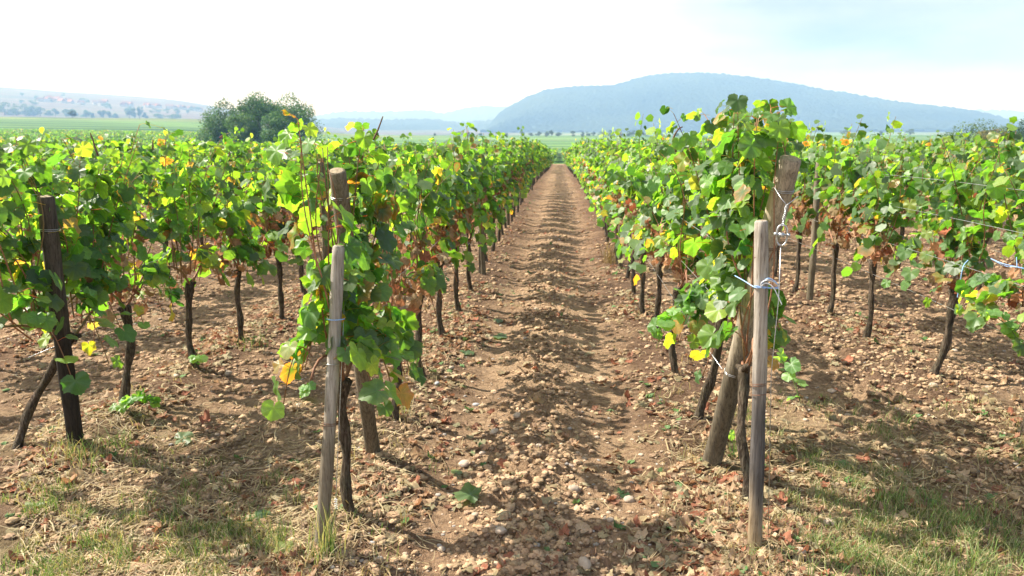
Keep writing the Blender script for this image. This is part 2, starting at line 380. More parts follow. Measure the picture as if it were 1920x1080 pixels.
# ------------------------------------------------------------------ ground sheet
def axis_pts(step, lin, grow, end):
    a = list(np.arange(0, lin, step)); s = step; x = a[-1]
    while x < end:
        s *= grow; x += s; a.append(x)
    return np.array(a)
def soil_colour(x, y):
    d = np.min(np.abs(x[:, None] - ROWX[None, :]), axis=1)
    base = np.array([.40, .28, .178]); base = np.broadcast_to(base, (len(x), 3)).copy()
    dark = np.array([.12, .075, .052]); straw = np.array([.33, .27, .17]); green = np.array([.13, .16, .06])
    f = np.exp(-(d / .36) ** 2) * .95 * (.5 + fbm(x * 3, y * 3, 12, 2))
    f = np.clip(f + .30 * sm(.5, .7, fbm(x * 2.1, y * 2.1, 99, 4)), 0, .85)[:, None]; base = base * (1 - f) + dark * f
    # the turning strip at the row ends is thin turf and straw
    n = fbm(x * 1.6, y * 1.6, 21, 3)
    tr = np.clip(sm(5.6, 3.6, y) * sm(.35, .60, n + .22 * sm(1.0, 1.5, x) + .15 * sm(-.9, -1.5, x)) * sm(.75, 1.15, np.abs(x)), 0, 1)
    b_ = tr[:, None] * .55; base = base * (1 - b_) + straw * b_
    g2 = (tr * sm(.5, .65, fbm(x * 4, y * 4, 33, 2)))[:, None] * .45; base = base * (1 - g2) + green * g2
    dk = (np.clip(sm(-1.5, -2.1, x) * sm(7, 4.5, y) * .7 + sm(1.9, 2.4, x) * .45, 0, 1) * sm(.35, .6, fbm(x * 2.4, y * 2.4, 61, 3)))[:, None] * .75; base = base * (1 - dk) + np.array([.17, .10, .068]) * dk  # darker soil patches; on the left, shade of the vine row is painted in too
    # loose leaf mould and darker banks in the aisles beside
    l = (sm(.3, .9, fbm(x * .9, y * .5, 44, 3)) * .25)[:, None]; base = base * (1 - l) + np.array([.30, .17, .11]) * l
    return base, tr
def ground():
    xs = axis_pts(.025, 3.8, 1.04, 9000); xs = np.concatenate([-xs[:0:-1], xs])
    yf = [2.2]; s = .02
    while yf[-1] < 9000:
        if yf[-1] > 6: s *= 1.0125
        yf.append(yf[-1] + s)
    yb = [2.2 - .15 * 1.35 ** k for k in range(0, 30)][::-1]
    ys = np.array([y for y in yb if y > -3000] + yf)
    X, Y = np.meshgrid(xs, ys); x = X.ravel(); y = Y.ravel()
    z = H(x, y); near = np.hypot(x, y) < 62
    near &= np.abs(x) < 25
    z[near] += detail(x[near], y[near])
    nx = len(xs); i = np.arange(len(ys) - 1)[:, None] * nx; j = np.arange(nx - 1)[None]
    F = np.stack([i + j, i + j + 1, i + nx + j + 1, i + nx + j], -1).reshape(-1, 4)
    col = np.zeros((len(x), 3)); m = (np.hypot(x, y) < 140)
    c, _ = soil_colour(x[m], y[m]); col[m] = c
    r = np.hypot(x, y)
    alpha = np.ones(len(x)); infield = sm(96, 99, y) ; alpha = 1 - np.maximum(infield, sm(130, 150, r))
    tan = sm(1400, 1600, r) * (1 - sm(-.12, .0, np.arctan2(x, np.maximum(y, 1)))) + .25 * sm(1500, 2000, r)
    col[~m] = 0; far = alpha < .999
    cf = np.stack([np.clip(tan, 0, 1), np.zeros(len(x)), np.zeros(len(x))], 1)
    col = np.where((alpha < .5)[:, None], cf, col)
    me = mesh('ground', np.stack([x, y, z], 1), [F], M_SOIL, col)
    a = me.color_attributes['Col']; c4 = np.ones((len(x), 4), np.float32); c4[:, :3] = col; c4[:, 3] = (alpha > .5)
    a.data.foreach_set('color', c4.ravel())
    tag(link('ground', me), kind='structure')
ground()

# ------------------------------------------------------------------ leaf shapes
def leaf_template(kind, seed):
    r_ = np.random.default_rng(seed)
    if kind == 'far':     # folded four-sided blade
        V = np.array([[0, -.15, 0], [.5, .3, .1], [0, 1.0, -.18], [-.5, .3, .1]]); V[:, 2] += r_.normal(0, .06, 4)
        return V, np.array([[0, 1, 2], [0, 2, 3]]), np.array([0, 1, 1, 1.]), V[:, :2]
    th0 = np.radians(np.array([0, 16, 28, 42, 56, 70, 84, 98, 114, 130, 148, 166])); rr = np.array([1.0, .94, .85, .90, .92, .87, .78, .80, .80, .73, .62, .44])
    if kind == 'mid':
        th0 = np.radians(np.array([0, 28, 56, 84, 114, 160])); rr = np.array([1.0, .83, .93, .78, .80, .50])
    if kind == 'dry': rr = rr * .5 + .45 * rr.mean() + .05 * r_.normal(size=len(rr))
    th = np.concatenate([th0, -th0[:0:-1]]); ro = np.concatenate([rr, rr[:0:-1]])
    ro = ro * (1 + r_.normal(0, .05, len(ro)))
    if kind == 'hero':      # teeth
        th2 = np.sort(np.concatenate([th, th + np.radians(6)])); ro2 = np.interp(th2, np.sort(th), ro[np.argsort(th)]); ro2[1::2] *= .94; th, ro = th2, ro2
    o = np.argsort(th); th = th[o]; ro = ro[o]; n = len(th)
    curl = {'hero': .18, 'mid': .2, 'dry': .42}[kind]; ph = r_.uniform(0, 6.28); fold = r_.uniform(.05, .45)
    def sh(rad):
        x = np.sin(th) * rad; y = np.cos(th) * rad; q = rad
        z = -curl * q ** 2 * (.8 + .7 * np.cos(th + ph)) + .09 * q * np.sin(5 * th + ph) + fold * np.abs(x) * .5
        if kind == 'dry': z = z + .16 * q * np.sin(3 * th + 2 * ph) + r_.normal(0, .05, n); x = x * .75
        return np.stack([x, y, z], 1)
    rings = [sh(ro)] if kind == 'mid' else [sh(ro * .5), sh(ro)]
    V = np.concatenate([np.zeros((1, 3))] + rings); F = []
    for q in range(n):
        k = (q + 1) % n
        if k == 0 and kind != 'mid': continue     # the notch at the stalk stays open
        F.append([0, 1 + k, 1 + q])
        if len(rings) == 2: F += [[1 + q, 1 + k, 1 + n + k], [1 + q, 1 + n + k, 1 + n + q]]
    rad = np.concatenate([[0.0]] + [np.full(n, .5 if (i == 0 and len(rings) == 2) else 1.0) for i in range(len(rings))])
    V *= .62
    return V, np.array(F)[:, ::-1], rad, V[:, :2] / .62
TPL = {k: [leaf_template(k, s) for s in range(5)] for k in ('hero', 'mid', 'far', 'dry')}

def frames(m, n):
    m = m / (np.linalg.norm(m, axis=1)[:, None] + 1e-9)
    n = n - m * np.sum(n * m, 1)[:, None]; n /= np.linalg.norm(n, axis=1)[:, None] + 1e-9
    s = np.cross(m, n); return np.stack([s, m, n], -1)       # columns: side, midrib, normal
def put_leaves(b, kind, P, R, S, col, edge, amt, rg):
    """edge colour blends in towards the margin by amt"""
    pick = rg.integers(0, 5, len(P))
    for v in range(5):
        q = pick == v
        if not q.any(): continue
        V, F, rad, uv = TPL[kind][v]; n = len(V); k = q.sum()
        sc3 = np.stack([rg.uniform(.85, 1.1, k), np.ones(k), rg.uniform(.3, 1.8, k)], 1)
        W = V[None] * sc3[:, None] * S[q][:, None, None]
        W = np.einsum('kij,knj->kni', R[q], W) + P[q][:, None]
        f = amt[q][:, None] * rad[None] ** 1.5 * (.5 + rg.random((k, n)) * .9); f = np.clip(f, 0, 1)[..., None]
        Cc = col[q][:, None] * (1 - f) + edge[q][:, None] * f
        FF = (F[None] + (np.arange(k) * n)[:, None, None]).reshape(-1, 3)
        b.add(W.reshape(-1, 3), FF, None, Cc.reshape(-1, 3), np.tile(uv, (k, 1)))
PAL = np.array([[.018, .062, .016], [.034, .108, .024], [.065, .175, .028], [.105, .225, .030], [.19, .30, .035], [.24, .29, .07], [.30, .24, .09]])
def leaf_colours(k, rg, autumn=.06):
    w = np.array([.26, .27, .22, .15, .07, autumn * .22, autumn * .10]); w /= w.sum()
    i = rg.choice(7, k, p=w); c = PAL[i] * rg.uniform(.72, 1.25, (k, 1)) * rg.uniform(.93, 1.07, (k, 3))
    e = np.tile(np.array([[.22, .30, .04]]), (k, 1)); hot = (i >= 5) | (rg.random(k) < .05)
    e[hot] = np.array([.38, .14, .04]); amt = np.where(hot, rg.uniform(.3, 1.1, k) * (rg.random(k) < .85), rg.uniform(0, .25, k))
    return c, e, amt

# ------------------------------------------------------------------ a grapevine
def trunk_mesh(h, bend, rg, thick=1.0, lean=(0, 0), start=(0, 0)):
    n = 26; t = np.linspace(0, 1, n)
    x = start[0] + (lean[0] - start[0]) * t ** 1.1 + bend * np.sin(t * pi) * rg.choice([-1, 1]) + 0.006 * np.sin(t * 11 + rg.uniform(0, 6)); y = start[1] + (lean[1] - start[1]) * t + bend * .7 * np.sin(t * 4.2 + rg.uniform(0, 6)) * t
    z = -.06 + (h + .06) * t; P = np.stack([x, y, z], 1)
    R = thick * .84 * (.026 + .013 * np.exp(-t * 9) + .012 * np.exp(-((t - 1) / .1) ** 2) + .004 * np.sin(t * 17 + rg.uniform(0, 6)))
    ph = rg.uniform(0, 6); nn = rg.normal(0, .06, (n, 12))
    def ridge(a, th): return 1 + .14 * np.sin(3 * th[None] + ph + t[:, None] * 5) + .09 * np.sin(5 * th[None] - t[:, None] * 8) + nn
    b = B(); tube(b, P, R, 12, (1, 1, 1), True, ridge)
    # stubby head with pruning spurs
    for k in range(3):
        a = rg.uniform(0, 6.28); q = P[-1] + np.array([0, 0, -.03])
        e = q + np.array([.03 * cos(a), .07 * sin(a), rg.uniform(.01, .06)])
        tube(b, [q, (q + e) / 2 + [0, 0, .01], e], [.022 * thick, .017, .010], 8)
    return b, P[-1]
def make_vine(seed, lod='mid', top=1.68, low=.62, half=.52, shoots=11, dens=1.0, dry=1.0, bend=.03, thick=1.0, lean=(0, 0), start=(0, 0), ylo=None, yhi=None, tall=.12, head=.64, spread=1.0, autumn=.06, sep=False, clear=None, toplean=0):
    """meshes for one vine in local space: base at the origin, row along Y"""
    rg = np.random.default_rng(seed); out = {}
    ylo = -half if ylo is None else ylo; yhi = half if yhi is None else yhi
    tb, hd = trunk_mesh(head, bend, rg, thick, lean, start); out['trunk'] = tb.build('trunk', M_BARK)
    canes = []; LP = []; LD = []; pet = B()
    rod = lambda: np.array([.26, .125, .07]) * rg.uniform(.7, 1.4) if rg.random() < .8 else np.array([.22, .14, .06])
    for s_, e_ in ((-1, ylo), (1, yhi)):          # the fruiting cane bent along the wire
        b = B(); t = np.linspace(0, 1, 10)
        P = np.stack([hd[0] + .02 * np.sin(t * 5), hd[1] + (e_ - hd[1]) * t, hd[2] - .02 + .2 * np.sin(t * pi * .75)], 1)
        tube(b, P, np.linspace(.009, .005, 10), 6, rod()); canes.append(b)
    for k in range(shoots):
        y0 = ylo + (yhi - ylo) * (k + rg.random()) / shoots; z0 = head + rg.uniform(.04, .2)
        L = top - z0 + rg.normal(0, .05) + (rg.uniform(.4, 1) * tall * 2 if rg.random() < .16 else 0); n = 14; t = np.linspace(0, 1, n)
        dx, dy = rg.normal(0, .075 * spread), rg.normal(0, .13); wx = rg.normal(0, .03); wy = rg.normal(0, .04)
        fl = rg.normal(0, .10) * spread
        x = hd[0] + dx * t + wx * np.sin(t * 6 + k) + fl * t ** 3 + toplean * t ** 2; y = hd[1] + (y0 - hd[1]) * (.45 + .62 * t ** .8) + dy * t + wy * np.sin(t * 5 + 2 * k)
        z = z0 + L * t; P = np.stack([x, y, z], 1); P[0] = [hd[0], hd[1] + (y0 - hd[1]) * .42, z0 - .03]
        b = B(); tube(b, P, np.linspace(.0048, .0020, n), 5, rod(), True); canes.append(b)
        nn = int(L / .062 * dens); tt = np.linspace(.10, 1.0, nn) + rg.normal(0, .01, nn)
        pp = np.stack([np.interp(tt, t, P[:, i]) for i in range(3)], 1)
        for i in range(nn):
            zz = pp[i][2]
            if zz < low + .36 and rg.random() < .6: continue
            a = (0 if (i + k) % 2 else pi) + rg.normal(0, .85); d = np.array([cos(a), sin(a) * .8, rg.uniform(.05, .6)])
            LP.append(pp[i]); LD.append(d)
            if rg.random() < .62 * dens: # a lateral leaf
                a += rg.normal(0, 1.2); LP.append(pp[i] + rg.normal(0, .02, 3)); LD.append(np.array([cos(a), sin(a), rg.uniform(-.3, .5)]) * rg.uniform(1.0, 1.8))
    for k in range(int(13 * dens)):        # a few low hanging shoots
        if rg.random() < .5: continue
        y0 = rg.uniform(ylo, yhi); sx = rg.choice([-1, 1]); t = np.linspace(0, 1, 8); L = rg.uniform(.15, .32)
        P = np.stack([hd[0] + sx * (.05 + .16 * t), y0 + .08 * t, head + .18 + .08 * np.sin(t * 2.5) - (L + max(0, head - low)) * t ** 2], 1)
        b = B(); tube(b, P, .0025, 5, rod()); canes.append(b)
        for i in range(1, 8):
            if P[i][2] < low - .12: continue
            LP.append(P[i]); LD.append(np.array([sx * .6, rg.normal(0, .7), .2]))
    LP = np.array(LP); LD = np.array(LD); k = len(LP)
    pl = rg.uniform(.03, .075, k)[:, None]
    tip = LP + LD * pl
    if clear:
        ok = np.ones(k, bool)
        for (p0, p1, rad, ydepth) in clear:        # growers keep the timber heads free of leaves
            f_ = np.clip((tip[:, 2] - p0[2]) / (p1[2] - p0[2]), 0, 1); q_ = p0 + (p1 - p0) * f_[:, None]
            inz = (tip[:, 2] > p0[2] - .02) & (tip[:, 2] < p1[2] + .02)
            ok &= ~(inz & (np.abs(tip[:, 0] - q_[:, 0] - .02) < rad) & (tip[:, 1] < q_[:, 1] + ydepth))
        LP, LD, tip, pl = LP[ok], LD[ok], tip[ok], pl[ok]; k = len(LP)
    if lod == 'hero':
        for i in range(k):
            tube(pet, [LP[i], (LP[i] + tip[i]) / 2 + [0, 0, .006], tip[i]], .0013, 3, (.20, .17, .05) if rg.random() < .6 else (.25, .09, .05), False)
    hor = LD.copy(); hor[:, 2] = 0; hor /= np.linalg.norm(hor, axis=1)[:, None]
    m = hor * rg.uniform(.1, .9, (k, 1)) + np.array([0, 0, -1]) * rg.uniform(.25, 1.1, (k, 1)) + rg.normal(0, .28, (k, 3))
    nrm = hor * rg.uniform(.3, 1.0, (k, 1)) + np.array([0, 0, 1]) * rg.uniform(.2, 1.0, (k, 1)) + rg.normal(0, .3, (k, 3))
    R = frames(m, nrm); S = rg.uniform(.068, .132, k) * np.where(LP[:, 2] > top - .05, .72, 1.0)
    c, e, a = leaf_colours(k, rg, autumn)
    lowz = np.clip((head + .5 - LP[:, 2]) / .5, 0, 1); sw = rg.random(k) < lowz * .11
    c[sw] = PAL[rg.choice([4, 4, 4, 5, 6], sw.sum())] * .8; a[sw] = rg.uniform(.1, .9, sw.sum()); e[sw] = [.36, .13, .04]
    b = B(); put_leaves(b, 'hero' if lod == 'hero' else ('mid' if lod == 'mid' else 'far'), tip, R, S * (1.15 if lod == 'far' else 1.0), c, e, a, rg)
    if pet.n: b.add(np.concatenate(pet.V), np.concatenate(pet.F3) if pet.F3 else None, np.concatenate(pet.F4), np.concatenate(pet.C))
    out['foliage'] = b.build('foliage', M_LEAF)
    if sep: out['cane'] = [c_.build('cane', M_CANE) for c_ in canes]
    else:
        cb = B()
        for c_ in canes:
            for v, f3, f4, cc, uu in [(np.concatenate(c_.V), c_.F3, c_.F4, np.concatenate(c_.C), None)]:
                cb.add(v, np.concatenate(f3) if f3 else None, np.concatenate(f4) if f4 else None, cc)
        out['cane_growth'] = cb.build('cane_growth', M_CANE)
    nd = int(rg.integers(14, 38) * dry)
    if nd:
        cy_ = (rg.normal(0, .12) if not clear else .42) + hd[1]
        P = np.stack([hd[0] + rg.normal(0, .07, nd), cy_ + rg.normal(0, .17, nd), head + rg.uniform(.0, .42, nd)], 1)
        m = np.stack([rg.normal(0, .5, nd), rg.normal(0, .5, nd), -rg.uniform(.4, 1.2, nd)], 1); nr = rg.normal(0, 1, (nd, 3)) + [.5, -.5, .3]
        dc = 1.15 * np.array([[.32, .16, .09], [.40, .22, .13], [.26, .12, .07], [.44, .28, .18], [.30, .11, .06]])[rg.integers(0, 5, nd)] * rg.uniform(.8, 1.2, (nd, 1))
        b = B(); put_leaves(b, 'dry', P, frames(m, nr), rg.uniform(.06, .11, nd), dc, dc * .6, rg.uniform(0, .7, nd), rg)
        out['withered_foliage'] = b.build('withered_foliage', M_DRY)
    return out
def plant_vine(data, x, y, flip, label, group, scale=1.0):
    o = root('grapevine', (x, y, g1(x, y)), label, 'grapevine', group)
    o.rotation_euler.z = flip; o.scale = (1, 1, scale)
    for nm, me in data.items():
        for q in (me if isinstance(me, list) else [me]): link(nm, q, o)
    return o

ORD = ['nearest', 'second', 'third', 'fourth', 'fifth', 'sixth', 'seventh', 'eighth', 'ninth', 'tenth', 'eleventh', 'twelfth']
ROWNAME = {-1: 'row on the left edge of the alley', 1: 'row on the right edge of the alley',
           -2: 'second row left of the alley', 2: 'second row right of the alley', -3: 'third row left of the alley', 3: 'third row right of the alley',
           -4: 'fourth row left of the alley', 4: 'fourth row right of the alley', -5: 'fifth row left of the alley', 5: 'fifth row right of the alley'}
def row_x(k): return -0.99 - 1.79 * (-k - 1) if k < 0 else 0.83 + 1.82 * (k - 1)
# trunks seen one by one in the photograph: (x, y)
SEEN = {-1: [(-.94, 3.36), (-1.0, 4.61), (-.98, 5.54), (-1.01, 6.71), (-.99, 7.7)],
        1: [(.93, 3.62), (.86, 4.72), (.86, 5.65), (.87, 6.73), (.83, 7.65)],
        2: [(2.72, 3.55), (2.72, 4.61), (2.73, 5.76), (2.65, 6.83), (2.64, 7.75), (2.65, 8.95)],
        -2: [(-3.05, 4.05), (-2.83, 4.78), (-2.72, 5.64), (-2.68, 6.43), (-2.66, 7.33)]}
LP_T = at_y(631, 322, 3.42); RP_T = at_y(1482, 299, 3.50); L2_T = at_y(86, 370, 3.95)
LS_T = at_y(637, 463, 3.10); RS_T = at_y(1428, 416, 3.16)
def clr(base, top, f0, f1, rad, yd, org):
    o_ = np.array([org[0], org[1], 0]); base = np.array(base); return (base + (top - base) * f0 - o_, base + (top - base) * f1 - o_, rad, yd)
UNIQ = {
    (-1, 2): ('third grapevine in the row left of the alley, straight slim trunk and bare canes', dict(seed=135, lod='mid', top=1.50, low=.85, sep=True, dry=2.6, dens=.9, shoots=11)),
    (-1, 0): ('leafy grapevine wound over the front left stake, dark trunk just behind the stake', dict(seed=101, lod='hero', top=1.60, low=.60, ylo=-.40, yhi=.50, shoots=14, dens=1.25, dry=.5, spread=.55, tall=.05, sep=True, lean=(-.01, -.02), bend=.012, autumn=.06, clear=[clr(gp(701, 866), LP_T, .74, 1.05, .075, .06, (-.94, 3.36)), clr(gp(604, 1050), LS_T, .0, .62, .05, .0, (-.94, 3.36)), clr(gp(604, 1050), LS_T, .72, 1.0, .05, .03, (-.94, 3.36))])),
    (1, 0): ('tall bushy grapevine topping all others, behind the two crossed timbers on the right', dict(seed=112, lod='hero', top=1.80, low=.62, ylo=-.15, yhi=.95, shoots=18, dens=1.25, dry=.5, tall=.04, sep=True, lean=(-.04, .10), bend=.02, spread=1.0, toplean=.02, autumn=.07, clear=[clr(gp(1332, 884), RP_T, .30, 1.03, .12, .12, (.93, 3.62)), clr(gp(1415, 1050), RS_T, .0, 1.0, .07, .1, (.93, 3.62))])),
    (-2, 0): ('shaded dark green grapevine around the blackened post at the left edge', dict(seed=123, lod='hero', top=1.62, low=.50, ylo=-.85, yhi=.75, shoots=17, dens=1.15, dry=.4, tall=.12, sep=True, lean=(.36, .12), bend=.03, autumn=.06, clear=[clr(gp(143, 850), L2_T, .72, 1.03, .07, .0, (-3.05, 4.05)), clr(gp(143, 850), L2_T, .0, .36, .06, .0, (-3.05, 4.05))])),
    (-1, 1): ('second grapevine in the row left of the alley, with a thin dry lower zone', dict(seed=134, lod='hero', top=1.50, low=.85, sep=True, dry=2.2, dens=.85, shoots=10)),
    (1, 1): ('grapevine with a gnarled trunk leaning right beside the slanting post', dict(seed=145, lod='hero', top=1.56, sep=True, lean=(.13, .04), start=(-.02, 0), bend=.035, thick=1.2, dry=1.0, autumn=.06)),
    (2, 1): ('grapevine with a mass of withered brown leaves, thick trunk near the right edge', dict(seed=156, lod='hero', top=1.52, sep=True, thick=1.1, dry=4.5, lean=(.04, -.02))),
    (2, 2): ('grapevine whose thick grey trunk forks right under green and brown leaves', dict(seed=167, lod='hero', top=1.52, sep=True, dry=1.2, lean=(.08, -.03), thick=1.15)),
    (-2, 1): ('grapevine with a leafy sucker shoot at its crooked trunk, left of the middle stake', dict(seed=178, lod='hero', top=1.50, sep=True, dens=.8, dry=.8, lean=(.08, .05), thick=1.1)),
    (-2, 2): ('third grapevine in the second row left of the alley, straight dark trunk', dict(seed=189, lod='hero', top=1.50, sep=True, dry=.8)),
    (1, 2): ('third grapevine in the row right of the alley, thin straight trunk', dict(seed=190, lod='hero', top=1.52, sep=True, dry=1.5)),
}
MID = [make_vine(300 + i, 'mid', top=1.42 + .05 * (i % 3 - 1), dry=[1.6, 2.6, 1.2, 3.2][i % 4], dens=1.12, half=[.42, .48, .38][i % 3], spread=.75, bend=.012 + .009 * (i % 3), tall=.15 + .07 * (i % 2)) for i in range(9)]
FARV = [make_vine(400 + i, 'far', top=1.48, dens=.9, shoots=10, dry=.7) for i in range(6)]
VINES = []; rgv = np.random.default_rng(5)
EXT = {-1: 52, 1: 52, -2: 40, 2: 38, -3: 30, 3: 28, -4: 24, 4: 24, -5: 21, 5: 21}
STARTY = {-3: 3.6, 3: 6.4, -4: 8.4, 4: 10.3, -5: 10.8, 5: 13.2}
mass = []       # leftover vines go into one mass
for k in sorted(EXT):
    pts = list(SEEN.get(k, [])); y = pts[-1][1] if pts else STARTY[k] - 1.05
    while y < EXT[k] - 1.05:
        y += 1.05 + rgv.normal(0, .05); pts.append((row_x(k) + rgv.normal(0, .02), y))
    for i, (x, y) in enumerate(pts):
        u = UNIQ.get((k, i)); side = ROWNAME[k]
        if u: lab, grp, data = u[0], 'grapevines trained in rows', make_vine(**u[1])
        else:
            if i < 12: lab = f'{ORD[i]} grapevine in the {side}'
            elif y < 30: lab = f'grapevine halfway down the {side}'
            else: lab = f'small distant grapevine deep in the {side}'
            grp = 'grapevines trained in rows' if i < 12 else ('grapevines halfway down the ' + side if y < 30 else 'distant grapevines of the ' + side)
            data = MID[rgv.choice([0, 1, 4, 7, 3]) if k > 1 else rgv.integers(0, 9)] if y < 26 else FARV[rgv.integers(0, 6)]
        o = plant_vine(data, x, y, 0 if u else rgv.choice([0, pi]), lab, grp, 1.0 if u else rgv.uniform(.93, 1.07) * (.965 if k < -1 else 1.045 if k > 1 else 1.01))
        VINES.append(o)
print('vines', len(VINES))

def leaf_mass(name, P, size, tmpl, mat, rg, label, cat=None, kind='stuff', bright=1.0, up=.9, light=.1):
    k = len(P); m = rg.normal(0, 1, (k, 3)) + [0, 0, -.4]; nr = rg.normal(0, .6, (k, 3)) + [0, 0, up]
    c, e, a = leaf_colours(k, rg, .04); b = B(); put_leaves(b, tmpl, P, frames(m, nr), size * rg.uniform(.7, 1.3, k), c * bright, e, a, rg)
    return b
# rows beyond the counted vines, one mass
def row_points(x0, x1, y0, y1, per_m, rg, along='y', top=1.58, thick=.22, low=.5):
    L = max(abs(x1 - x0), abs(y1 - y0)); n = int(L * per_m)
    if n < 1: return np.zeros((0, 3))
    t = rg.random(n); u = rg.random(n) ** .75
    if along == 'y': x = x0 + rg.normal(0, thick * .55, n); y = y0 + (y1 - y0) * t; s = y
    else: y = y0 + rg.normal(0, thick * .55, n); x = x0 + (x1 - x0) * t; s = x
    hgt = top + .16 * (vn(s * 1.1, np.full(n, x0 + y0), 3) - .5) * 2
    z = low + (hgt - low) * u
    return np.stack([x, y, H(x, y) + z], 1)
rgm = np.random.default_rng(77); PTS = []
for k in list(range(-36, 0)) + list(range(1, 31)):
    x = row_x(k); y0 = EXT.get(k, 0) + .3 if k in EXT else 0
    vis = abs(x) / (.72 if x < 0 else .60)
    y0 = max(y0, vis - 3, 4)
    if y0 > 94: continue
    near_row = abs(k) <= 2
    for a, bb in ((y0, 30), (30, 60), (60, 95)):
        a = max(a, y0)
        if a < bb:
            PTS.append(row_points(x, x, a, bb, {30: 150, 60: 100, 95: 80}[bb] * (1.4 if near_row else 1.0 if abs(k) < 5 else .75), rgm, low=.45 if abs(k) < 6 else .9))
P = np.concatenate(PTS)
b = leaf_mass('m', P, .155, 'far', M_FAR, rgm, '')
for k in (-3, -2, -1, 1, 2, 3):
    x = row_x(k); y = EXT[k] + 1
    while y < 94:
        z = float(H(x, y)); tube(b, [[x, y, z], [x + .02, y, z + .4], [x, y, z + .75]], .03, 5, (.05, .04, .03)); y += 1.05
tag(link('distant_vine_foliage', b.build('distant_vine_foliage', M_FAR)), 'dense green vine rows merging together far down the slope', 'vineyard', kind='stuff')
# the next parcels across the track
PTS = []
for k in list(range(-14, 0)) + list(range(1, 40)):
    x = row_x(k); PTS.append(row_points(x, x, 101, 235, 16 if abs(k) > 2 else 34, rgm, top=1.55, low=.5 if abs(k) < 3 else .9))
y = 101
while y < 260:
    PTS.append(row_points(-185 - (y - 101) * .4, -30 if y > 165 else -62, y, y, 34 if y < 104 else 14, rgm, along='x', top=1.55, low=.3 if y < 104 else .95)); y += 1.8 if y < 150 else 2.6
P = np.concatenate(PTS)
b = leaf_mass('m', P, .34, 'far', M_FAR, rgm, '', bright=1.05)
tag(link('far_parcel_foliage', b.build('far_parcel_foliage', M_FAR)), 'flat green vineyard parcels beyond the track at the foot of the slope', 'vineyard', kind='stuff')

# ------------------------------------------------------------------ hills
def hill(name, pts, R0, R1, R2, s0, seed, naz, nr_, bump, mat, wl=14.0):
    A, S = outline(pts); az = np.linspace(A[0], A[-1], naz); ridge = np.interp(az, A, S)
    t = np.linspace(0, 1, nr_); r = R0 + (R2 - R0) * t
    AZ, RR = np.meshgrid(az, r); RG = np.broadcast_to(ridge, AZ.shape)
    k = np.clip((RR - R0) / (R1 - R0), 0, None); up = np.clip(k, 0, 1); prof = up ** 1.15 * (1.0)
    zr = EYE + R1 * RG; z0 = EYE + R0 * s0 - 6
    z = z0 + (zr - z0) * prof; back = np.clip(RR - R1, 0, None); z = z - back * .55
    x = RR * np.sin(AZ); y = RR * np.cos(AZ)
    z = z + (fbm(x / 260, y / 260, seed, 4) - .5) * 38 * np.sin(np.clip(k, 0, 1) * pi) 
    z = z + domes(x.ravel(), y.ravel(), wl, seed + 9, wl * .3, wl * .62).reshape(x.shape) * bump + (vn(x / 5, y / 5, 3) - .5) * 3 * bump
    n = naz; i = np.arange(nr_ - 1)[:, None] * n; j = np.arange(n - 1)[None]
    F = np.stack([i + j, i + j + 1, i + n + j + 1, i + n + j], -1).reshape(-1, 4)
    tag(link(name, mesh(name, np.stack([x.ravel(), y.ravel(), z.ravel()], 1), [F], mat, np.ones((x.size, 3)))), kind='structure')
def m_forest(name, a, b_):
    m, t, o = newmat(name); geo = N(t, 'ShaderNodeNewGeometry'); n1 = noise(t, .004, 4, .6, geo.outputs['Position']); n2 = noise(t, .06, 4, .7, geo.outputs['Position'])
    r = ramp(t, n1.outputs['Fac'], [(.35, a), (.65, b_)]); r2 = ramp(t, n2.outputs['Fac'], [(.3, (.6, .6, .6)), (.7, (1.4, 1.4, 1.3))])
    bsdf(t, o, mixc(t, 1.0, r.outputs[0], r2.outputs[0], 'MULTIPLY'), .95, .05, n2.outputs['Fac'], 1.0, 4.0); return m
M_FOREST = m_forest('forest_canopy', (.008, .018, .018), (.030, .048, .030))
hill('wooded_hill', [(900, 250), (918, 236), (935, 214), (950, 203), (985, 183), (1020, 169), (1060, 163), (1110, 161), (1150, 160), (1175, 152), (1210, 142), (1260, 137), (1310, 136), (1360, 139), (1420, 146), (1480, 155), (1540, 167), (1600, 176), (1660, 187), (1720, 195), (1780, 201), (1830, 208), (1870, 218), (1920, 232), (2000, 246), (2300, 252)],
     1900, 2700, 3050, .0105, 31, 700, 210, .5, M_FOREST)
hill('pale_ridge', [(560, 228), (600, 216), (650, 209), (720, 210), (790, 206), (830, 213), (870, 203), (920, 199), (960, 203), (1020, 205), (1100, 215)],
     4000, 5000, 5400, .004, 41, 260, 60, .6, M_FOREST, 30.0)
hill('low_ridge', [(480, 236), (560, 226), (640, 222), (720, 225), (800, 224), (860, 230), (930, 226), (1000, 236), (1060, 246)],
     2300, 3200, 3500, .004, 51, 300, 70, .6, M_FOREST, 20.0)
hill('far_ridge', [(1750, 214), (1800, 209), (1850, 206), (1920, 208), (2000, 206), (2200, 214)],
     4200, 5000, 5300, .004, 61, 160, 50, .6, M_FOREST, 30.0)

